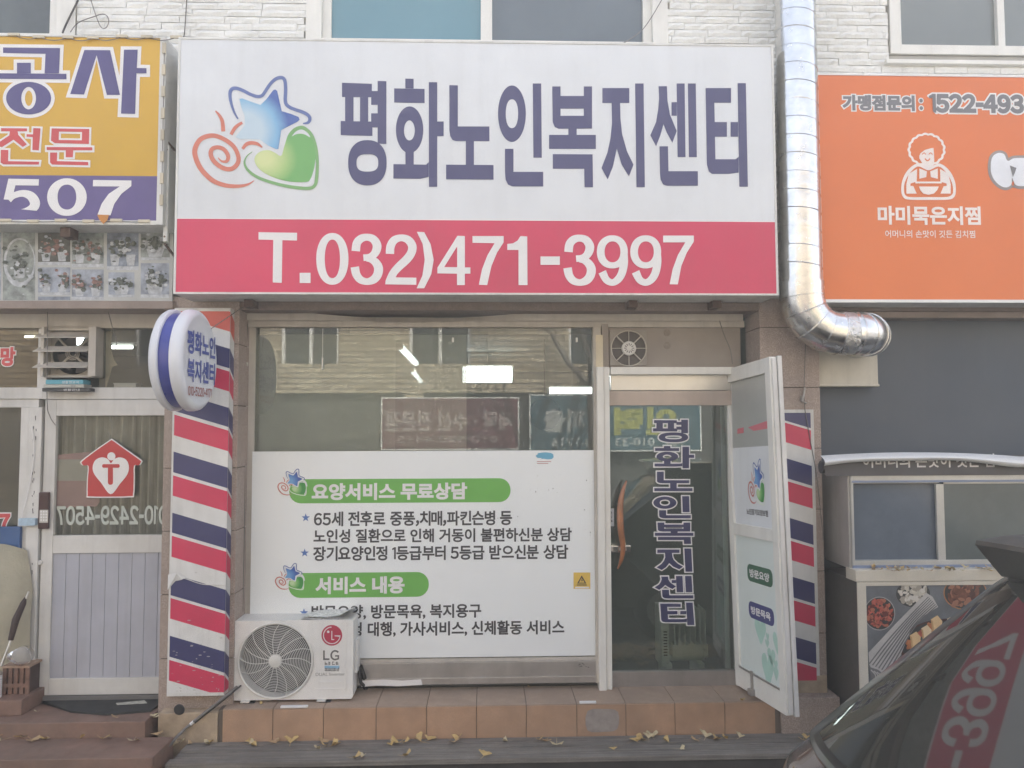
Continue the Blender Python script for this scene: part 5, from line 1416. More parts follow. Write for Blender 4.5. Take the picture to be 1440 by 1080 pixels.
pkp = put(MB(), FY(.002), Shape([([(77, 640), (130, 635), (141, 650), (140, 706), (136, 712), (77, 715)], [])]), 0).build('pink_paper', mat('pink_paper', (.50, .29, .33), .7, var=.12), LDO)
put(MB(), FY(.002), Shape([(rc(79, 646, 124, 676), [])]), .001).build('paper_sheet', mat('pale_paper', (.50, .49, .47), .7, var=.1), pkp)
# curtain behind the glass
cu = MB(); xa_, xb_ = dx0+stw-.03, dx1+.02
cu.grid(lambda u, v: (xa_+(xb_-xa_)*u, .10+.035*math.sin(u*75+2*math.sin(u*9))+.006*math.sin(u*31+2), zz(752, .1)+(zz(578, .1)-zz(752, .1))*v), 160, 3)
lone('lace_curtain', cu, mat('grey_lace_curtain', (.50, .50, .46), .9, var=.2, vs=5, streak=.92, dirt_shade_c=(.05, .052, .045)), 'grey lace curtain hanging behind the glass of the left shop door', 'curtain')  # dark vertical streaks in the colour stand in for shade between folds
# house shaped sign
fH = crop(0, 560, 4.909); hp_ = FY(-.036)
hs_o = catmull([(770, 282), (780, 285), (870, 350), (975, 425), (980, 442), (965, 462), (932, 466), (930, 560), (925, 670), (905, 684), (760, 688), (612, 686), (598, 670), (600, 560), (605, 468), (570, 464), (556, 448), (562, 430), (660, 355), (760, 286)], True, 3)
hs_i = [(770+(p[0]-770)*.955, 490+(p[1]-490)*.955) for p in hs_o]
c = at(156, 660, -.03)
HSG = thing('house_shaped_sign', 'red house shaped plate with a white heart on the left shop door', 'sign', tuple(c))
MB().slab(hp_, [hp_.px(*fH(p)) for p in hs_o][::-1], -.004, .0).build('plate', sheet_white, HSG)
put(MB(), hp_, Shape([(hs_i, [])]).mapped(fH), .0012).build('red_field', mat('plate_red', (.48, .035, .04), .4), HSG)
ht = catmull([(765, 663), (700, 585), (650, 520), (641, 470), (662, 425), (705, 408), (745, 420), (767, 448), (790, 420), (830, 408), (872, 425), (891, 470), (880, 525), (830, 590)], True, 4)
put(MB(), hp_, Shape([(ht, []), (ell(770, 401, 28, 28), [])]).mapped(fH), .0024, .0004).build('heart_mark', sheet_white, HSG)
put(MB(), hp_, Shape([(rrect(707, 455, 828, 480, 11)[::-1], []), (rrect(747, 470, 782, 597, 16)[::-1], [])]).mapped(fH), .0038, .0004).build('cross_mark', MATS['plate_red'], HSG)
# keypad lock
q = RX(54, 692, 68.5, 744, -.05)
KP = thing('keypad_lock', 'dark red keypad door lock on the left shop door', 'lock', tuple(at(61, 718, -.05)))
MB().box(q[0], q[1], -.055, -.0305, q[2], q[3]).build('body', mat('keypad_maroon', (.05, .018, .02), .35), KP, bev=.008)
MB().pbox(55.5, 717, 67.5, 735, -.0575, -.0552).build('key_field', mat('keypad_grey', (.52, .50, .46), .4), KP)
kk = MB()
for i in range(3):
    for j in range(4): c = at(58+3.6*i, 719.5+4*j, -.0576); kk.box(c.x-.005, c.x+.005, -.0592, -.0577, c.z-.006, c.z+.006)
kk.build('keys', sheet_white, KP)
q = RX(27, 729, 50, 739, -.075); lone('paper_box', MB().box(q[0], q[1], -.085, -.05, q[2], q[3]), mat('pale_blue_card', (.38, .50, .60), .5, var=.2, vs=30), 'small pale blue box stuck on the post beside the keypad lock', 'box', bev=.002)
wq = MB(); wq.tube(catmull([tuple(at(x, y, -.055)) for x, y in ((45, 600), (48, 640), (40, 690), (30, 728))], n=5), .003, 6); lone('lock_cable', wq, sheet_white, 'thin white cable running down the white post by the left shop door', 'cable')
c = at(57, 791, -.031); KN = MB().lathe(c, (0, -1, 0), [(0, .016), (.008, .017), (.012, .012)], 18).build('door_knob', frame_white, LDO)
# things at the left window
q = RX(-60, 741, 28, 802, -.045); lone('blue_board', MB().box(q[0], q[1], -.045, -.02, q[2], q[3]).box(q[1]-.02, q[1], -.05, -.045, q[2], q[3]), mat('blue_board', (.045, .105, .25), .5, var=.15), 'blue board leaning at the left window above the beige cushion', 'board', bev=.004)
sk = MB(); cS = at(-6, 855, -.14)
sk.grid(lambda u, v: (cS.x-.20+.39*u*(1-.12*max(0, v-.7)/.3*(u > .5)), -.055-.08*math.sin(math.pi*min(max(u, .02), .98))**.5*math.sin(math.pi*min(max(v, .02), .98))**.5-.01*math.sin(v*9+u*4), .39+(cS.z+.40-.39)*v-.12*max(0, u-.55)**1.3*v), 16, 20)
lone('beige_cushion', sk, mat('beige_canvas', (.36, .335, .255), .85, var=.12, vs=6, bump=.003), 'large beige cushion propped at the left window under the blue board', 'cushion', smooth=True)
bs = thing('umbrella', 'dark folded umbrella with a metal shaft leaning beside the white post', 'umbrella', tuple(at(3, 933, -.22)))
MB().tube([at(2, 936, -.24), at(17, 897, -.21)], .0075, 8).build('shaft', steel, bs)
MB().tube([at(15, 900, -.212), at(22, 872, -.20), at(33, 848, -.18), at(36, 840, -.17)], [.016, .022, .018, .006], 10).build('cloth', mat('umbrella_brown', (.04, .022, .02), .6), bs, smooth=True)
MB().tube([at(36.5, 842, -.172), at(40.5, 832, -.165)], .006, 8).build('tip', steel, bs)
pb_ = MB(); c = at(30, 922, -.17)
pb_.grid(lambda u, v: (c.x+.075*math.cos(2*math.pi*u)*math.sin(math.pi*v)*(1+.2*math.sin(9*u+5*v)), c.y+.05*math.sin(2*math.pi*u)*math.sin(math.pi*v), c.z+.055*math.cos(math.pi*v)*(1+.25*math.sin(7*u+2))), 22, 14)
lone('plastic_bag', pb_, glass('bag_film', (.9, .9, .9), 1.3, .35, (.55, .53, .5), rough=.2), 'crumpled clear plastic bag on top of the wooden crate', 'bag')
q = RX(6, 937, 38, 975, -.17)
CR = thing('wooden_crate', 'small worn brown crate at the foot of the white post', 'crate', ((q[0]+q[1])/2, -.22, q[2]))
cr_ = MB(); wd = mat('worn_brown_wood', (.20, .115, .085), .8, var=.35, vs=22, dirt=.3)
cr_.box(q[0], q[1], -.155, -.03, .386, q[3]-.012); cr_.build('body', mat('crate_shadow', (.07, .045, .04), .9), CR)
for i in range(5): x = q[0]+(q[1]-q[0])*i/4; MB().box(x-.012, x+.012, -.17, -.156, .386, q[3]-.012).build('slat', wd, CR, bev=.002)
MB().box(q[0]-.015, q[1]+.015, -.178, -.03, q[3]-.011, q[3]+.004).build('lid', mat('crate_lid', (.36, .25, .18), .7, var=.2), CR, bev=.003)
MB().box(q[0]-.01, q[1]+.01, -.1725, -.1705, .43, .455).build('batten', wd, CR)
q = RX(-9, 949, 9.5, 984, -.16)
CN = thing('white_can', 'white label can standing at the left edge beside the crate', 'can', ((q[0]+q[1])/2, -.165, .356))
MB().lathe(((q[0]+q[1])/2, -.22, .3865), (0, 0, 1), [(0, .042), (.14, .042)], 28).build('body', sheet_white, CN); MB().lathe(((q[0]+q[1])/2, -.22, .5266), (0, 0, 1), [(0, .043), (.008, .043)], 28).build('rim', dull_steel, CN)
cl = MB()
for i in range(8): z_ = .405+.013*i; cl.lathe(((q[0]+q[1])/2, -.22, z_), (0, 0, 1), [(0, .0424), (.003, .0424)], 28, caps=False)
cl.build('label_line', mat('faint_grey', (.3, .33, .34), .6), CN)
pw_ = MB(); pq = [at_z(x, y, .296) for x, y in ((15, 982), (30, 979), (31, 985), (24, 993))]; pw_.grid(lambda u, v: tuple(Vector(pq[0]).lerp(pq[1], u).lerp(Vector(pq[3]).lerp(pq[2], u), v)+Vector((0, 0, .02*math.sin(3*u)*(1-v)+.006))), 8, 6)
lone('scrap_paper', pw_, mat('pale_scrap', (.46, .50, .50), .7), 'crumpled pale scrap of paper below the wooden crate', 'paper')
# loose wires on the facade
for pts, r_, lab in (([(330/3*1, 0, -.24), (95, 30, -.24), (88, 46, -.28)], .006, 'thick dark cable coming down to the top of the yellow signboard'),
                     ([(126, -6, -.24), (135, 22, -.25), (142, 38, -.26), (149, 39, -.27), (153, 30, -.27), (150, 22, -.27), (143, 20, -.26), (133, 23, -.26), (110, 32, -.26), (99, 45, -.3)], .0032, 'thin looped grey wire above the yellow signboard'),
                     ([(263, -6, -.24), (260, 40, -.235), (258, 55, -.26)], .0032, 'thin dark wire running down to the corner of the white signboard'),
                     ([(250, 90, -.25), (243, 115, -.26), (240, 130, -.30)], .0025, 'short thin wire in the gap between the two signboards'),
                     ([(934, -6, -.26), (905, 40, -.27), (873, 63, -.40)], .0032, 'pale wire slanting down to the top of the white signboard'),
                     ([(148, 415, -.15), (149, 425, -.14), (158, 460, -.08), (164, 480, -.05), (162, 492, -.05)], .003, 'thin wire hanging in front of the transom glass right of the louvre fan'),
                     ([(76, 376, -.12), (77, 400, -.12), (66, 425, -.15), (67, 450, -.11), (66, 560, -.06), (70, 585, -.05), (78, 598, -.05)], .0028, 'thin wire hanging down past the left edge of the louvre fan'),
                     ([(348, 455, -.05), (345, 520, -.05), (344, 640, -.05), (343, 760, -.05), (341, 860, -.05)], .005, 'grey cable clipped down the jamb left of the shop window'),
                     ([(1010, 445, -.06), (1018, 470, -.06), (1027, 492, -.05), (1030, 512, -.05)], .003, 'thin pale wire dangling at the right end of the fan panel'),
                     ([(1133, 480, -.23), (1131, 560, -.235), (1137, 605, -.24), (1147, 660, -.235), (1152, 700, -.235), (1158, 760, -.235)], .0025, 'thin wire down the granite pilaster right of the open door leaf')):
    o = MB().tube(catmull([tuple(at(x, y, Y)) for x, y, Y in pts], n=6), r_, 6).build('hanging_wire', cable_m if 'dark' in lab or 'thick' in lab else grey_cable, None, smooth=True); tag(o, lab, 'wire')
cc = MB(); c = at(345.5, 512, -.055); cc.box(c.x-.012, c.x+.012, -.062, -.04, c.z-.012, c.z+.012); lone('cable_clip', cc, frame_beige, 'small beige clip holding the cable on the jamb left of the shop window', 'clip', bev=.002)
# ------------------------------------------------------------------ restaurant window on the right
q = RX(1150, 650, 1440, 434, -.10)
px_, zt_ = q[0], zz(450, -.06)
MB().box(PR_[1]+.002, 4.85, -.06, .05, .2, zt_).build('dark_window_panel', mat('dark_grey_panel', (.072, .089, .112), .5, var=.14, vs=1.0, dirt=.25, dirt_shade_c=(.13, .135, .14), ds=1.2, streak=.12, spec=.4), B)
MB().box(PR_[1]+.002, 4.85, -.20, -.05, zt_, zl-.002).build('lintel_trim', brown_metal, B, bev=.003)
# rolled awning
AW = thing('rolled_awning', 'rolled dark awning with a loose white flap above the serving hatch', 'awning', tuple(at(1300, 660, -.5)))
ax0, ax1 = at(1152, 655, -.45).x, 4.6
def awn(u, v):
    x = ax0+(ax1-ax0)*u; px = 685+1081*x/4.8
    tpx = 638.5+min(7, 5*((px-1290)/140)**2); bpx = 650+min(10, 9*((px-1290)/140)**2)
    z1, z0 = zz(tpx, -.49), zz(bpx, -.53)
    a = v*math.pi*.8
    return (x, -.47-.06*math.sin(a)-.01*v, z1+(z0-z1)*v+.004*math.sin(u*23)*v)
MB().grid(awn, 50, 8).build('flap', mat('white_vinyl_flap', (.66, .67, .67), .45, var=.05, dirt=.15), AW, smooth=True)
rz = zz(659, -.45)
rl = MB(); rl.tube([(ax0+.02, -.425, rz), (ax0+.9, -.425, rz-.006), (ax1, -.425, rz)], .040, 16); rl.build('roll', mat('dark_vinyl_roll', (.07, .07, .075), .45, var=.2, vs=10), AW, smooth=True)
q = RX(1160, 640, 1700, 668, -.468); MB().box(q[0], 4.6, -.468, -.4665, q[2], q[3]).build('drape', mat('dark_vinyl_drape', (.085, .083, .088), .5, var=.12), AW)
text(AW, '어머니의 손맛이 깃든 김', FY(-.468), (1213, 638, 1398, 657.5), sheet_white, .02, .003)
# stainless serving hatch
KY = -.46
K = thing('serving_hatch', 'stainless steel serving hatch with sliding glass in front of the restaurant', 'counter', tuple(at(1300, 990, KY)))
kx0 = (at(1195, 680, KY).x+at(1200, 800, KY).x)/2; kx1 = 4.7
zt = zz(668, KY); zw0 = zz(799, KY); zs = zz(806, KY-.06)
kb = MB()
kb.box(kx0, kx0+.018, KY, -.07, zw0-.03, zt).box(kx0, kx1, KY, -.07, zt-.012, zt).box(kx0+.018, kx1, KY+.001, KY+.05, zz(679, KY), zt-.013).box(kx0+.018, kx1, KY+.001, KY+.07, zw0-.02, zz(793, KY))
satin = mat('satin_steel', (.50, .50, .475), .38, metal=.35, var=.08, streak=.12, dirt=.12)
kb.build('housing', satin, K, bev=.003)
MB().pbox(1198, 674.5, 1700, 677.5, KY-.003, KY-.0005).pbox(1199, 793, 1700, 797, KY-.004, KY-.0005).build('track', mat('blue_track_film', (.20, .25, .36), .4), K)
hg = mat('hatch_glass_dark', (.12, .145, .18), .15, var=.1, vs=3, spec=.25, dirt=.2, dirt_shade_c=(.25, .28, .30), ds=7); hg2 = mat('hatch_glass_green', (.115, .135, .132), .15, var=.1, vs=3, spec=.25, dirt=.2, dirt_shade_c=(.22, .25, .25), ds=7)
def sash(pl_, pr_, Y, m_, lw, rw):
    q = RX(pl_, 798, pr_, 680, Y); f = MB()
    f.box(q[0], q[0]+lw, Y, Y+.02, q[2], q[3]).box(q[1]-rw, q[1], Y, Y+.02, q[2], q[3]).box(q[0]+lw, q[1]-rw, Y, Y+.02, q[2], q[2]+.085).box(q[0]+lw, q[1]-rw, Y, Y+.02, q[3]-.03, q[3])
    fo = f.build('sash', satin, K, bev=.002); MB().box(q[0]+lw-.002, q[1]-rw+.002, Y+.006, Y+.012, q[2]+.083, q[3]-.028).build('pane', m_, fo)
    return fo
sash(1197, 1327, KY+.035, hg, .006, .02); sash(1318, 1560, KY+.008, hg2, .05, .05); sash(1555, 1700, KY+.035, hg, .03, .03)
# sill with fallen leaves, lower cabinet
by = KY-.07
kx2 = (at(1202, 812, by).x+at(1213, 985, by).x)/2
MB().box(kx2-.01, kx1, by-.004, KY+.06, zz(823, by), zs).build('counter_top', mat('cream_steel', (.62, .575, .48), .4, var=.06, dirt=.2), K, bev=.004)
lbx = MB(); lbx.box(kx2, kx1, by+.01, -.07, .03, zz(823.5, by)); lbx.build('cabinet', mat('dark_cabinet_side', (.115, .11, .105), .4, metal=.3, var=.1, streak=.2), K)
fq = RX(1206, 824, 1700, 1010, by); ff = MB(); t_ = .055
ff.box(kx2, kx2+t_, by-.002, by+.0095, .05, zz(823.5, by)).box(kx2+t_, kx1, by-.002, by+.0095, zz(829, by), zz(823.5, by)).box(kx2+t_, kx1, by-.002, by+.0095, .05, .16); ff.build('front_frame', mat('cream_steel', (.58, .53, .44), .4), K, bev=.002)
# left steel cheek
ch0 = at(1154, 672, -.09)
MB().box(kx0-.014, kx0-.001, KY+.01, -.062, zw0-.02, zt-.01).build('side_cheek', mat('satin_side_steel', (.42, .41, .385), .4, metal=.25, var=.12, streak=.25), K, bev=.002)
# poster of food bowls on the cabinet front
FP = FY(by+.006)
x0, x1 = kx2+t_, kx1-.5
PO = thing('food_poster', 'poster of side dishes in bowls on a grey table under the serving hatch', 'poster', ((x0+x1)/2, by, .16))
slate = mat('poster_slate', (.14, .15, .16), .45, var=.25, vs=6)
MB().box(x0+.002, x1, by+.004, by+.0092, .162, zz(829.3, by)).build('sheet', slate, PO)
fP = crop(1120, 800, 3.857); FP = FY(by+.004)
bowl_d = mat('poster_bowl', (.05, .05, .05), .5); rim_m = mat('poster_rim', (.34, .33, .31), .5)
chil = [mat('poster_chili', (.42, .10, .07), .5, var=.4, vs=50), mat('poster_chili_dark', (.14, .035, .03), .5), mat('poster_chili_light', (.42, .15, .09), .5)]
garl = [mat('poster_garlic', (.55, .51, .42), .5, var=.2, vs=40), mat('poster_garlic_light', (.64, .60, .53), .5), mat('poster_garlic_shade', (.36, .32, .26), .5)]
wood_p = mat('poster_wood', (.42, .19, .075), .5, var=.2, vs=20); meat = [mat('poster_meat', (.17, .07, .045), .5, var=.4, vs=40), mat('poster_meat_light', (.33, .15, .09), .5), mat('poster_meat_dark', (.08, .035, .03), .5)]
tofu = [mat('poster_tofu', (.66, .46, .24), .5, var=.1, vs=30), mat('poster_tofu_light', (.72, .57, .36), .5), mat('poster_stew', (.45, .16, .06), .5, var=.3, vs=40)]
def clipx(p):   # keep the print inside the poster
    return (max(p[0], 374), max(p[1], 88))
def cl(poly): return [clipx(p) for p in poly]
def bowl(nm, cx, cy, rx, ry, mats, n, sz, rim=rim_m):
    mb = MB(); mb.mi = 0; put(mb, FP, Shape([(cl(ell(cx, cy, rx, ry, 36)), [])]).mapped(fP), .0006)
    mb.mi = 1; put(mb, FP, Shape([(cl(ell(cx, cy, rx*.95, ry*.94, 36)), [])]).mapped(fP), .0008)
    rnd = random.Random(nm)
    for i in range(n):
        a, r_ = rnd.uniform(0, 6.28), math.sqrt(rnd.random())*.82
        mb.mi = 2+rnd.choice((0, 0, 1, 2)); x, y = cx+rx*r_*math.cos(a), cy+ry*r_*math.sin(a); s_ = sz*rnd.uniform(.6, 1.3); e_ = rnd.uniform(0, 3.14); q_ = rnd.uniform(.35, .8)
        pts = [(x+s_*math.cos(t)*math.cos(e_)-s_*q_*math.sin(t)*math.sin(e_), y+s_*math.cos(t)*math.sin(e_)+s_*q_*math.sin(t)*math.cos(e_)) for t in [2*math.pi*k/9 for k in range(9)]]
        put(mb, FP, Shape([(cl(pts), [])]).mapped(fP), .001+.00004*i)
    mb.build('bowl_print', [rim, bowl_d]+mats, PO)
bowl('a', 450, 242, 85, 92, chil, 120, 13); bowl('b', 632, 135, 92, 72, garl, 80, 17, bowl_d); bowl('c', 915, 130, 118, 92, meat, 70, 22, wood_p)
bowl('e', 820, 420, 262, 150, [tofu[2], chil[0], tofu[2]], 120, 26, meat[2])
mb = MB()
for (x, y, w_, h_, k) in ((640, 385, 62, 85, 0), (700, 345, 60, 78, 1), (755, 300, 66, 90, 0), (845, 290, 70, 70, 1), (690, 420, 50, 50, 1), (900, 380, 70, 80, 0), (800, 420, 60, 70, 1)):
    mb.mi = k; put(mb, FP, Shape([([(x-w_*.45, y-h_*.3), (x+w_*.1, y-h_*.55), (x+w_*.5, y-h_*.2), (x+w_*.4, y+h_*.45), (x-w_*.3, y+h_*.5)], [])]).mapped(fP), .0062+.00005*x/100)
    mb.mi = 2; put(mb, FP, Shape([([(x-w_*.45, y-h_*.3), (x-w_*.28, y-h_*.2), (x-w_*.16, y+h_*.5), (x-w_*.3, y+h_*.5)], [])]).mapped(fP), .0066)
mb.build('tofu_print', [tofu[0], tofu[1], mat('poster_tofu_side', (.50, .30, .13), .5)], PO)
# striped cloth
mb = MB(); cloth = [(388, 452), (540, 290), (700, 128), (735, 150), (765, 205), (690, 250), (620, 320), (560, 470), (470, 570), (405, 545), (392, 515)]
mb.mi = 0; put(mb, FP, Shape([(cl(cloth), [])]).mapped(fP), .0075)
mb.mi = 1
for i in range(7):
    a0 = (398+24*i*1.0, 520+8*i); 
    f_ = i/6
    pts = [(392+100*f_, 512+50*f_), (480+70*f_, 400+60*f_), (600+40*f_, 265+45*f_), (712+45*f_, 150+48*f_)]
    put(mb, FP, Shape([(stroke(pts, [7, 8, 7, 5], 5), [])]).mapped(fP), .0082+.0001*i)
put(mb, FP, Shape([(cl([(395, 530), (440, 545), (470, 570), (445, 600), (400, 590)]), [])]).mapped(fP), .0079)
mb.mi = 0
for i in range(3): put(mb, FP, Shape([(stroke([(400+16*i, 545+6*i), (425+12*i, 575), (420+10*i, 610)], 6, 4), [])]).mapped(fP), .0092)
mb.build('striped_cloth_print', [mat('poster_cloth', (.47, .45, .42), .5, var=.1, vs=10), mat('poster_cloth_stripe', (.16, .155, .155), .5)], PO)

# ------------------------------------------------------------------ black car, rear towards the left
CY0, CHW = -3.17, .86
CARX, CARZ = -.02, -.005
PROF = [(1.22, .28), (1.07, .36), (1.02, .50), (1.01, .66), (1.035, .80), (1.08, .90), (1.16, .965), (1.16, .985), (1.26, 1.07), (1.425, 1.205), (1.595, 1.345), (1.76, 1.48), (1.84, 1.545), (1.92, 1.595), (2.05, 1.645), (2.4, 1.69), (2.9, 1.70), (3.4, 1.66), (3.75, 1.58), (4.1, 1.38), (4.5, 1.12), (5.0, 1.03), (5.35, .92), (5.48, .75), (5.50, .5), (5.4, .3)]
def sect(s):
    """profile at sideways position s in -1..1"""
    a = abs(s); k = max(0, (a-.55)/.45)
    o = []
    for x, z in PROF:
        up = max(0, min(1, (z-.9)/.75))
        xx = x + (.09*k**2.2 if x < 3 else -.25*k**2.2)*(1-.35*up) + .012*a*a
        zz_ = z - .03*k**2.5*up - .015*a*a*up
        y = CY0+s*CHW*(1-.135*up**1.2*a)
        o.append(Vector((CARX+xx, y, CARZ+zz_)))
    return o
SS = [-1, -.985, -.95, -.88, -.76, -.6, -.4, -.2, 0, .2, .4, .6, .76, .88, .95, .985, 1]
CARG = thing('parked_car', 'black hatchback car parked at the lower right with its sloping rear window reflecting the signboard', 'car', (3.2, CY0, 0))
carm = mat('black_car_paint', (.05, .052, .047), .3, var=.05, spec=.6, coat=1.0)
MATS['black_car_paint'].node_tree.nodes['Principled BSDF'].inputs['Coat Roughness'].default_value = .09
cb = MB(); rows = [[cb.bm.verts.new(p) for p in catmull([tuple(q) for q in sect(s)], n=3)] for s in SS]
for A, B_ in zip(rows, rows[1:]):
    for i in range(len(A)-1): cb.bm.faces.new((A[i], B_[i], B_[i+1], A[i+1]))
    cb.bm.faces.new((A[-1], B_[-1], B_[0], A[0]))
cb.bm.faces.new(rows[0]); cb.bm.faces.new(rows[-1][::-1])
cb.build('body', carm, CARG, smooth=True, recalc=True)
carglass = mat('tinted_car_glass', (.028, .03, .028), .03, var=0, spec=1.0)
MATS['tinted_car_glass'].node_tree.nodes['Principled BSDF'].inputs['Coat Roughness'].default_value = .01
def panel(i0, i1, s0, s1, nrm_off, mm, nm, nu=14, nv=10, shrink=None):
    """a patch lying on the body surface between profile points i0..i1 and sideways s0..s1"""
    def P(s, t):
        c_ = sect(s); k = t*(len(c_)-1); i = min(int(k), len(c_)-2); f = k-i
        return c_[i].lerp(c_[i+1], f)
    def fn(u, v):
        t = (i0+(i1-i0)*v)/(len(PROF)-1)
        w_ = 1.0 if shrink is None else 1-shrink*v
        s = (s0+(s1-s0)*u)*w_
        p = P(s, t); d1 = P(s+.01, t)-P(s-.01, t); d2 = P(s, t+.004)-P(s, t-.004)
        n_ = d1.cross(d2).normalized()
        if n_.x > 0.2: n_ = -n_
        return p+n_*nrm_off
    return MB().grid(fn, nu, nv).build(nm, mm, CARG, smooth=True)
RWp = panel(7.3, 12.4, -.885, .885, .004, carglass, 'rear_window', 24, 16, shrink=.04)
seal = panel(7.1, 12.6, -.915, .915, .0022, mat('car_seal', (.012, .012, .012), .35), 'window_seal', 24, 16, shrink=.04)
panel(4.2, 6.6, .52, .965, .004, mat('smoked_tail_lamp', (.045, .028, .028), .15, coat=1.0), 'tail_lamp', 8, 6); panel(4.2, 6.6, -.965, -.52, .004, MATS['smoked_tail_lamp'], 'tail_lamp', 8, 6)
panel(.8, 2.4, -.9, .9, .006, dark_plastic, 'rear_bumper', 16, 5)
panel(5.6, 7.0, -.45, .45, .006, carm, 'hatch_garnish', 12, 5)
# spoiler
sw = CHW*.80; spz = 1.70
spb = MB()
def spo(u, v):
    y = CY0+(-1+2*u)*sw; e_ = abs(-1+2*u)**3
    prof = [(2.45, 1.72), (2.1, 1.725), (1.86, 1.715), (1.755, 1.700), (1.748, 1.685), (1.79, 1.635), (1.845, 1.57), (2.05, 1.63)]
    k = v*(len(prof)-1); i = min(int(k), len(prof)-2); f = k-i
    return (CARX+.06+prof[i][0]+(prof[i+1][0]-prof[i][0])*f, y, prof[i][1]+(prof[i+1][1]-prof[i][1])*f-.012*e_+CARZ)
spb.grid(spo, 20, 28); 
for u in (0, 1):
    try: spb.bm.faces.new([spb.bm.verts.new(spo(u, v/7)) for v in range(8)])
    except ValueError: pass
spb.build('spoiler', carm, CARG, smooth=True)
# rear wiper
def onglass(s, i): 
    c_ = sect(s); k = int(i); return c_[k].lerp(c_[min(k+1, len(c_)-1)], i-k)
wpts = [onglass(.18, 8.1)+Vector((-.02, 0, .025)), onglass(-.05, 8.3)+Vector((-.025, 0, .03)), onglass(-.3, 8.5)+Vector((-.025, 0, .03)), onglass(-.62, 8.75)+Vector((-.02, 0, .025))]
WPo = MB().tube(catmull([tuple(p) for p in wpts], n=6), [.030]*6+[.024]*6+[.014]*7, 10).build('wiper', mat('wiper_grey', (.05, .052, .05), .5), CARG, smooth=True)
CARG.rotation_euler.z = R(3.5)
# wheels
for x in (1.85, 4.6):
    for s in (-1, 1):
        y = CY0+s*(CHW-.09); wo = MB().lathe((CARX+x, y-.10, .25), (0, 1, 0), [(0, .20), (.0, .28), (.03, .31), (.17, .31), (.20, .28), (.20, .20)], 32).build('wheel', black_rubber, CARG, smooth=True)
        MB().lathe((CARX+x, y-.105, .25), (0, 1, 0), [(0, .19), (.21, .19)], 24).build('rim', dull_steel, wo)
for s in (-1, 1):
    panel(13.2, 16.5, s*.985-.003, s*.985+.003, .0, carglass, 'side_window', 2, 6)

# ------------------------------------------------------------------ fallen leaves
leaf_mats = [mat('ginkgo_yellow', (.50, .355, .15), .6, var=.15, vs=30), mat('leaf_tan', (.42, .29, .16), .7, var=.2, vs=30), mat('leaf_pale', (.50, .42, .26), .7, var=.15, vs=30)]
def leaf_mesh(i):
    rnd = random.Random(i); bm = bmesh.new(); n_ = 9; c0 = bm.verts.new((0, 0, .002)); rim = []
    bend = rnd.uniform(.15, .7)
    for k in range(n_+1):
        a = R(-70+140*k/n_); r_ = .030*(1-.25*(abs(k-n_/2) < .6))*rnd.uniform(.88, 1.05)
        x, y = r_*math.sin(a), r_*math.cos(a); rim.append(bm.verts.new((x, y, .003+bend*abs(x)*.9+rnd.uniform(0, .006)+.25*y*bend)))
    for a, b in zip(rim, rim[1:]): bm.faces.new((c0, b, a))
    t = .0012
    s0 = [bm.verts.new(p) for p in ((-t, 0, .002), (t, 0, .002), (t*.5, -.035, .006), (-t*.5, -.035, .006))]; bm.faces.new(s0)
    me = bpy.data.meshes.new('fallen_leaf'); bm.to_mesh(me); bm.free(); me.materials.append(leaf_mats[i % 3])
    return me
LM = [leaf_mesh(i) for i in range(9)]
def leaf(px, py, z, label, group, s=1.0):
    p = at_z(px, py, z); o = bpy.data.objects.new('fallen_leaf', random.choice(LM[0::3]+LM)); COL.objects.link(o)
    o.location = (p.x, p.y, z+.001); o.rotation_euler = (random.uniform(-.2, .2), random.uniform(-.2, .2), random.uniform(0, 6.28)); o.scale = (s, s, s)
    tag(o, label, 'leaf', group)
for x, y in [(243, 1049), (252, 1046), (259, 1044), (264, 1047), (240, 1054), (237, 1055), (247, 1044), (292, 1046), (296, 1047), (355, 1045), (361, 1050), (350, 1047), (388, 1046), (408, 1046), (452, 1045), (458, 1049), (466, 1050), (470, 1049), (450, 1054), (555, 1043), (561, 1045), (568, 1045), (551, 1049), (592, 1044), (602, 1042), (641, 1042), (637, 1044), (714, 1043), (757, 1041), (763, 1042), (770, 1041), (783, 1047), (896, 1044), (901, 1041), (906, 1041), (912, 1039), (918, 1038), (941, 1045), (956, 1054), (863, 1055), (980, 1041), (992, 1038), (1002, 1040), (1010, 1040), (1023, 1040), (1040, 1038), (1130, 1041), (1136, 1042), (498, 1067), (508, 1066), (569, 1064), (680, 1064)]:
    leaf(x, y, dz, 'small yellow leaf fallen on the grey timber deck before the tiled step', 'yellow leaves on the timber deck', random.uniform(1.0, 1.75))
for x, y in [(4, 1037), (9, 1034), (12, 1031), (18, 1036), (26, 1038), (31, 1036), (36, 1038), (44, 1041), (47, 1039), (66, 1040), (72, 1038), (112, 1039), (143, 1040), (160, 1036), (188, 1042), (221, 1035), (2, 1042)]:
    leaf(x, y, .196, 'tan leaf fallen on the lower red brown painted step', 'leaves on the lower painted step', random.uniform(1.1, 1.8))
for x, y in [(22, 1005), (35, 1002), (53, 1001), (164, 1009), (216, 1010), (217, 1008)]:
    leaf(x, y, .29, 'tan leaf fallen on the upper red brown painted step by the mat', 'leaves on the upper painted step', random.uniform(.7, 1.1))
for i in range(46):
    x = random.uniform(1202, 1430); y = 801.5+random.uniform(-2.5, 2.5)
    leaf(x, y, zs+.001, 'dry tan leaf lying along the sill of the serving hatch', 'leaves on the hatch sill', random.uniform(.6, 1.1))
for x, y in ((330, 988), (318, 986), (365, 991), (742, 967), (1042, 985)): leaf(x, y, LZ, 'dry leaf lying on top of the tiled step', 'leaves on the tiled step', .8)

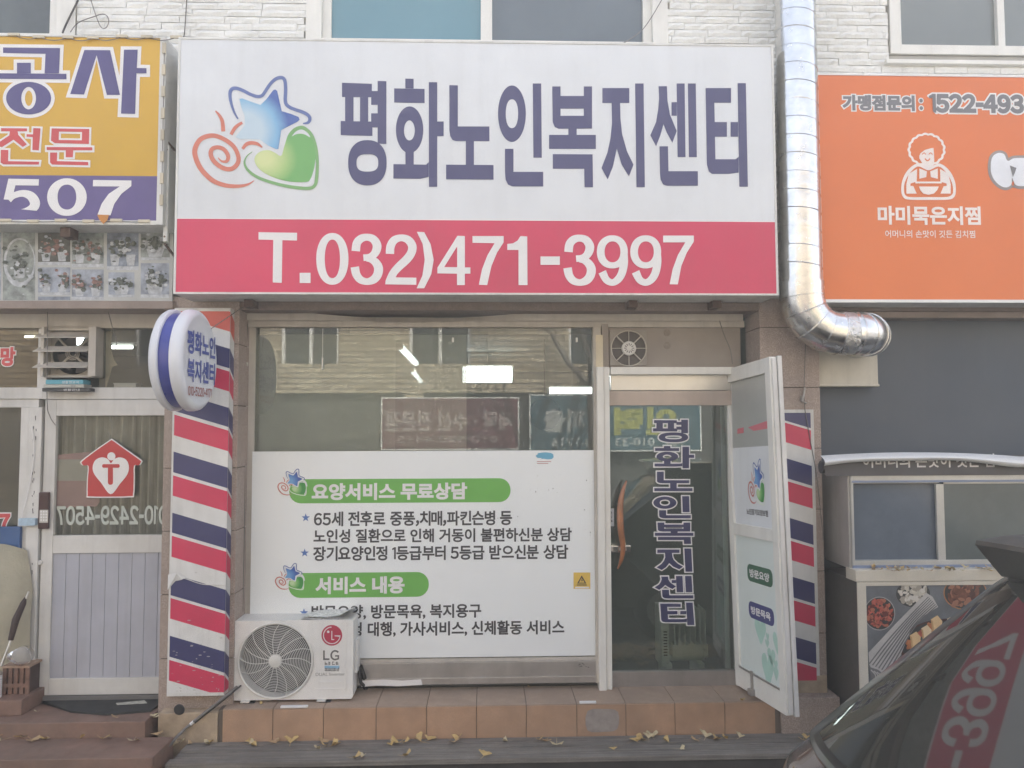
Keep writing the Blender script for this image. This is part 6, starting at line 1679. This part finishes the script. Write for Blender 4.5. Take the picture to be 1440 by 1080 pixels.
# ------------------------------------------------------------------ the street opposite, seen in the glass
OYB = -13.4
OB = thing('opposite_building', 'tan brick building across the street reflected in the shop glass', 'building', (0, OYB, 0))
tanb, n, L = nodes_of('tan_brick'); p = n['Principled BSDF']
g = n.new('ShaderNodeNewGeometry'); sx = n.new('ShaderNodeSeparateXYZ'); L.new(g.outputs['Position'], sx.inputs[0]); cbn = n.new('ShaderNodeCombineXYZ'); L.new(sx.outputs[0], cbn.inputs[0]); L.new(sx.outputs[2], cbn.inputs[1])
bt = n.new('ShaderNodeTexBrick'); L.new(cbn.outputs[0], bt.inputs['Vector']); bt.inputs['Scale'].default_value = 1.0; bt.inputs['Brick Width'].default_value = .42; bt.inputs['Row Height'].default_value = .13; bt.inputs['Mortar Size'].default_value = .016
bt.inputs['Color1'].default_value = (.40, .335, .235, 1); bt.inputs['Color2'].default_value = (.27, .22, .15, 1); bt.inputs['Mortar'].default_value = (.11, .095, .075, 1); L.new(bt.outputs[0], p.inputs['Base Color']); p.inputs['Roughness'].default_value = .85
mb = MB(); wins = [(-8.5, -7.0), (-5.0, -3.6), (-1.9, -.4), (2.0, 3.6), (5.4, 7)]
mb.box(-14, 14, OYB-6, OYB-.3, 0, 7.6); 
xs = [-14]+[v for w_ in wins for v in w_]+[14]
for z0_, z1_ in ((2.9, 3.6), (5.0, 7.6)): mb.box(-14, 14, OYB-.3, OYB, z0_, z1_)
for i in range(0, len(xs), 2): mb.box(xs[i], xs[i+1], OYB-.3, OYB, 3.6, 5.0)
for a, b in ((-14, -6.2), (-2.0, -1.55), (5.9, 14)): mb.box(a, b, OYB-.3, OYB, 0, 2.9)
mb.build('wall', tanb, OB)
dwin = mat('dark_opposite_pane', (.03, .035, .04), .1, var=0)
for a, b in wins: wf = MB().frame(0, 0, 1, 1, .01, .01, .01, .01, 0, .01); wf.bm.clear(); wf.box(a, a+.07, OYB-.2, OYB-.1, 3.6, 5).box(b-.07, b, OYB-.2, OYB-.1, 3.6, 5).box((a+b)/2-.04, (a+b)/2+.04, OYB-.2, OYB-.1, 3.6, 5); fo = wf.build('window', frame_white, OB); MB().box(a, b, OYB-.26, OYB-.22, 3.6, 5).build('pane', dwin, fo)
MB().box(-6.2, -2.0, OYB-.28, OYB-.22, 0, 2.9).box(-1.55, 5.9, OYB-.28, OYB-.22, 0, 2.9).build('shop_front', mat('dim_shop_front', (.05, .05, .048), .4, var=.4, vs=1.5), OB)
def mirror_pt(px, py): return at(px, py, -OYB)      # where its reflection in the shop glass stands
def street_sign(nm, label, x0, y0, x1, y1, mm, lines):
    a, b = mirror_pt(x0, y0), mirror_pt(x1, y1); Y = OYB+.16
    t = thing(nm, label, 'sign', ((a.x+b.x)/2, Y, b.z))
    MB().box(a.x, b.x, OYB+.002, Y-.006, b.z, a.z).build('cabinet', cab_white, t); MB().box(a.x+.03, b.x-.03, Y-.0055, Y, b.z+.03, a.z-.03).build('face_panel', mm, t)
    pl = Pl((0, Y, 0), (-1, 0, 0), (0, 0, 1))
    for s, (u0, v0, u1, v1), m2, bo in lines:
        c_, d_ = mirror_pt(u0, v0), mirror_pt(u1, v1); text(t, s, pl, (-d_.x, d_.z, -c_.x, c_.z), m2, bo, .006, box_uv=True)
street_sign('laundry_sign', 'dark maroon sign with pale letters across the street reflected in the shop window', 537, 559, 730, 632, mat('maroon_face', (.10, .028, .038), .5, var=.1), [('세탁 · 수선 전문점', (545, 578, 722, 606), mat('pale_maroon_letter', (.28, .22, .21), .5), .03), ('010 520 4415', (560, 613, 700, 622), mat('pale_maroon_letter', (.28, .22, .21), .5), .01)])
street_sign('labour_office_sign', 'dark blue green sign with white and yellow letters across the street', 744, 555, 985, 634, mat('blue_green_face', (.03, .075, .095), .5, var=.1), [('파출', (764, 575, 822, 608), mat('white_street_letter', (.30, .32, .31), .5), .05), ('인력', (862, 573, 950, 612), mat('yellow_street_letter', (.24, .245, .06), .5), .05), ('727  010-33  020-7716', (775, 616, 960, 627), MATS['white_street_letter'], .02)])
# leaves swept together on the road in front of the deck
ll = MB(); rnd = random.Random(3)
for i in range(3400):
    x = rnd.uniform(-3.4, 3.2); y = -1.95+rnd.gauss(0, .13)*(.7+.3*math.sin(x*2)); z = -.05+rnd.uniform(0, .05)
    s_ = rnd.uniform(.02, .05); a = rnd.uniform(0, 6.28); t_ = rnd.uniform(-.5, .5); ll.mi = rnd.choice((0, 1, 1, 2))
    ll.poly([(x+s_*math.cos(a), y+s_*math.sin(a), z+s_*t_), (x-s_*math.sin(a), y+s_*math.cos(a), z), (x-s_*math.cos(a), y-s_*math.sin(a), z-s_*t_+.01), (x+s_*math.sin(a), y-s_*math.cos(a), z)])
lone('leaf_litter', ll, leaf_mats, None, None, kind='stuff')
# a bare street tree opposite; its branches show in the upper panes
def tree(x, y, seed, label):
    t = thing('bare_tree', label, 'tree', (x, y, 0)); rnd = random.Random(seed); mb = MB(); tr = MB(); bark = mat('grey_bark', (.12, .10, .085), .9, var=.3, vs=12)
    tr.tube([(x, y, .0), (x+.05, y, 1.5), (x, y+.05, 3.0)], [.16, .13, .11], 10); tr.build('trunk', bark, t)
    def br(p, d, l, r_, k):
        q_ = p+d*l; m_ = p+d*l*.5+Vector((rnd.uniform(-1, 1), rnd.uniform(-1, 1), rnd.uniform(-1, 1)))*l*.08
        mb.tube([p, m_, q_], [r_, r_*.85, r_*.65], 6 if k > 1 else 4, caps=False)
        if k > 0:
            for i in range(3 if k > 2 else 2):
                dd = (d+Vector((rnd.uniform(-1, 1), rnd.uniform(-1, 1), rnd.uniform(-.3, .9)))*.75).normalized(); br(q_, dd, l*rnd.uniform(.62, .82), r_*.6, k-1)
    for i in range(4): br(Vector((x, y, 2.9)), Vector((math.cos(i*1.6+seed), math.sin(i*1.6+seed), 1.3)).normalized(), 1.5, .075, 5)
    mb.build('crown', bark, t)
tree(2.2, -10.8, 2, 'bare leafless street tree across the road reflected in the upper grey pane')
finish()
# ------------------------------------------------------------------ thin haze volume added to imitate veiling glare in the lens
hz_m = bpy.data.materials.new('veil_haze'); hz_m.use_nodes = True
hn = hz_m.node_tree.nodes
for x in list(hn):
    if x.type == 'BSDF_PRINCIPLED': hn.remove(x)
pv = hn.new('ShaderNodeVolumePrincipled'); pv.inputs['Color'].default_value = (1, .985, .95, 1); pv.inputs['Density'].default_value = .011; pv.inputs['Anisotropy'].default_value = .2
hz_m.node_tree.links.new(pv.outputs[0], [x for x in hn if x.type == 'OUTPUT_MATERIAL'][0].inputs['Volume'])
hzo = MB().box(-61, 61, -61, 31, -1.4, 9.2).build('haze', hz_m); hzo['kind'] = 'stuff'
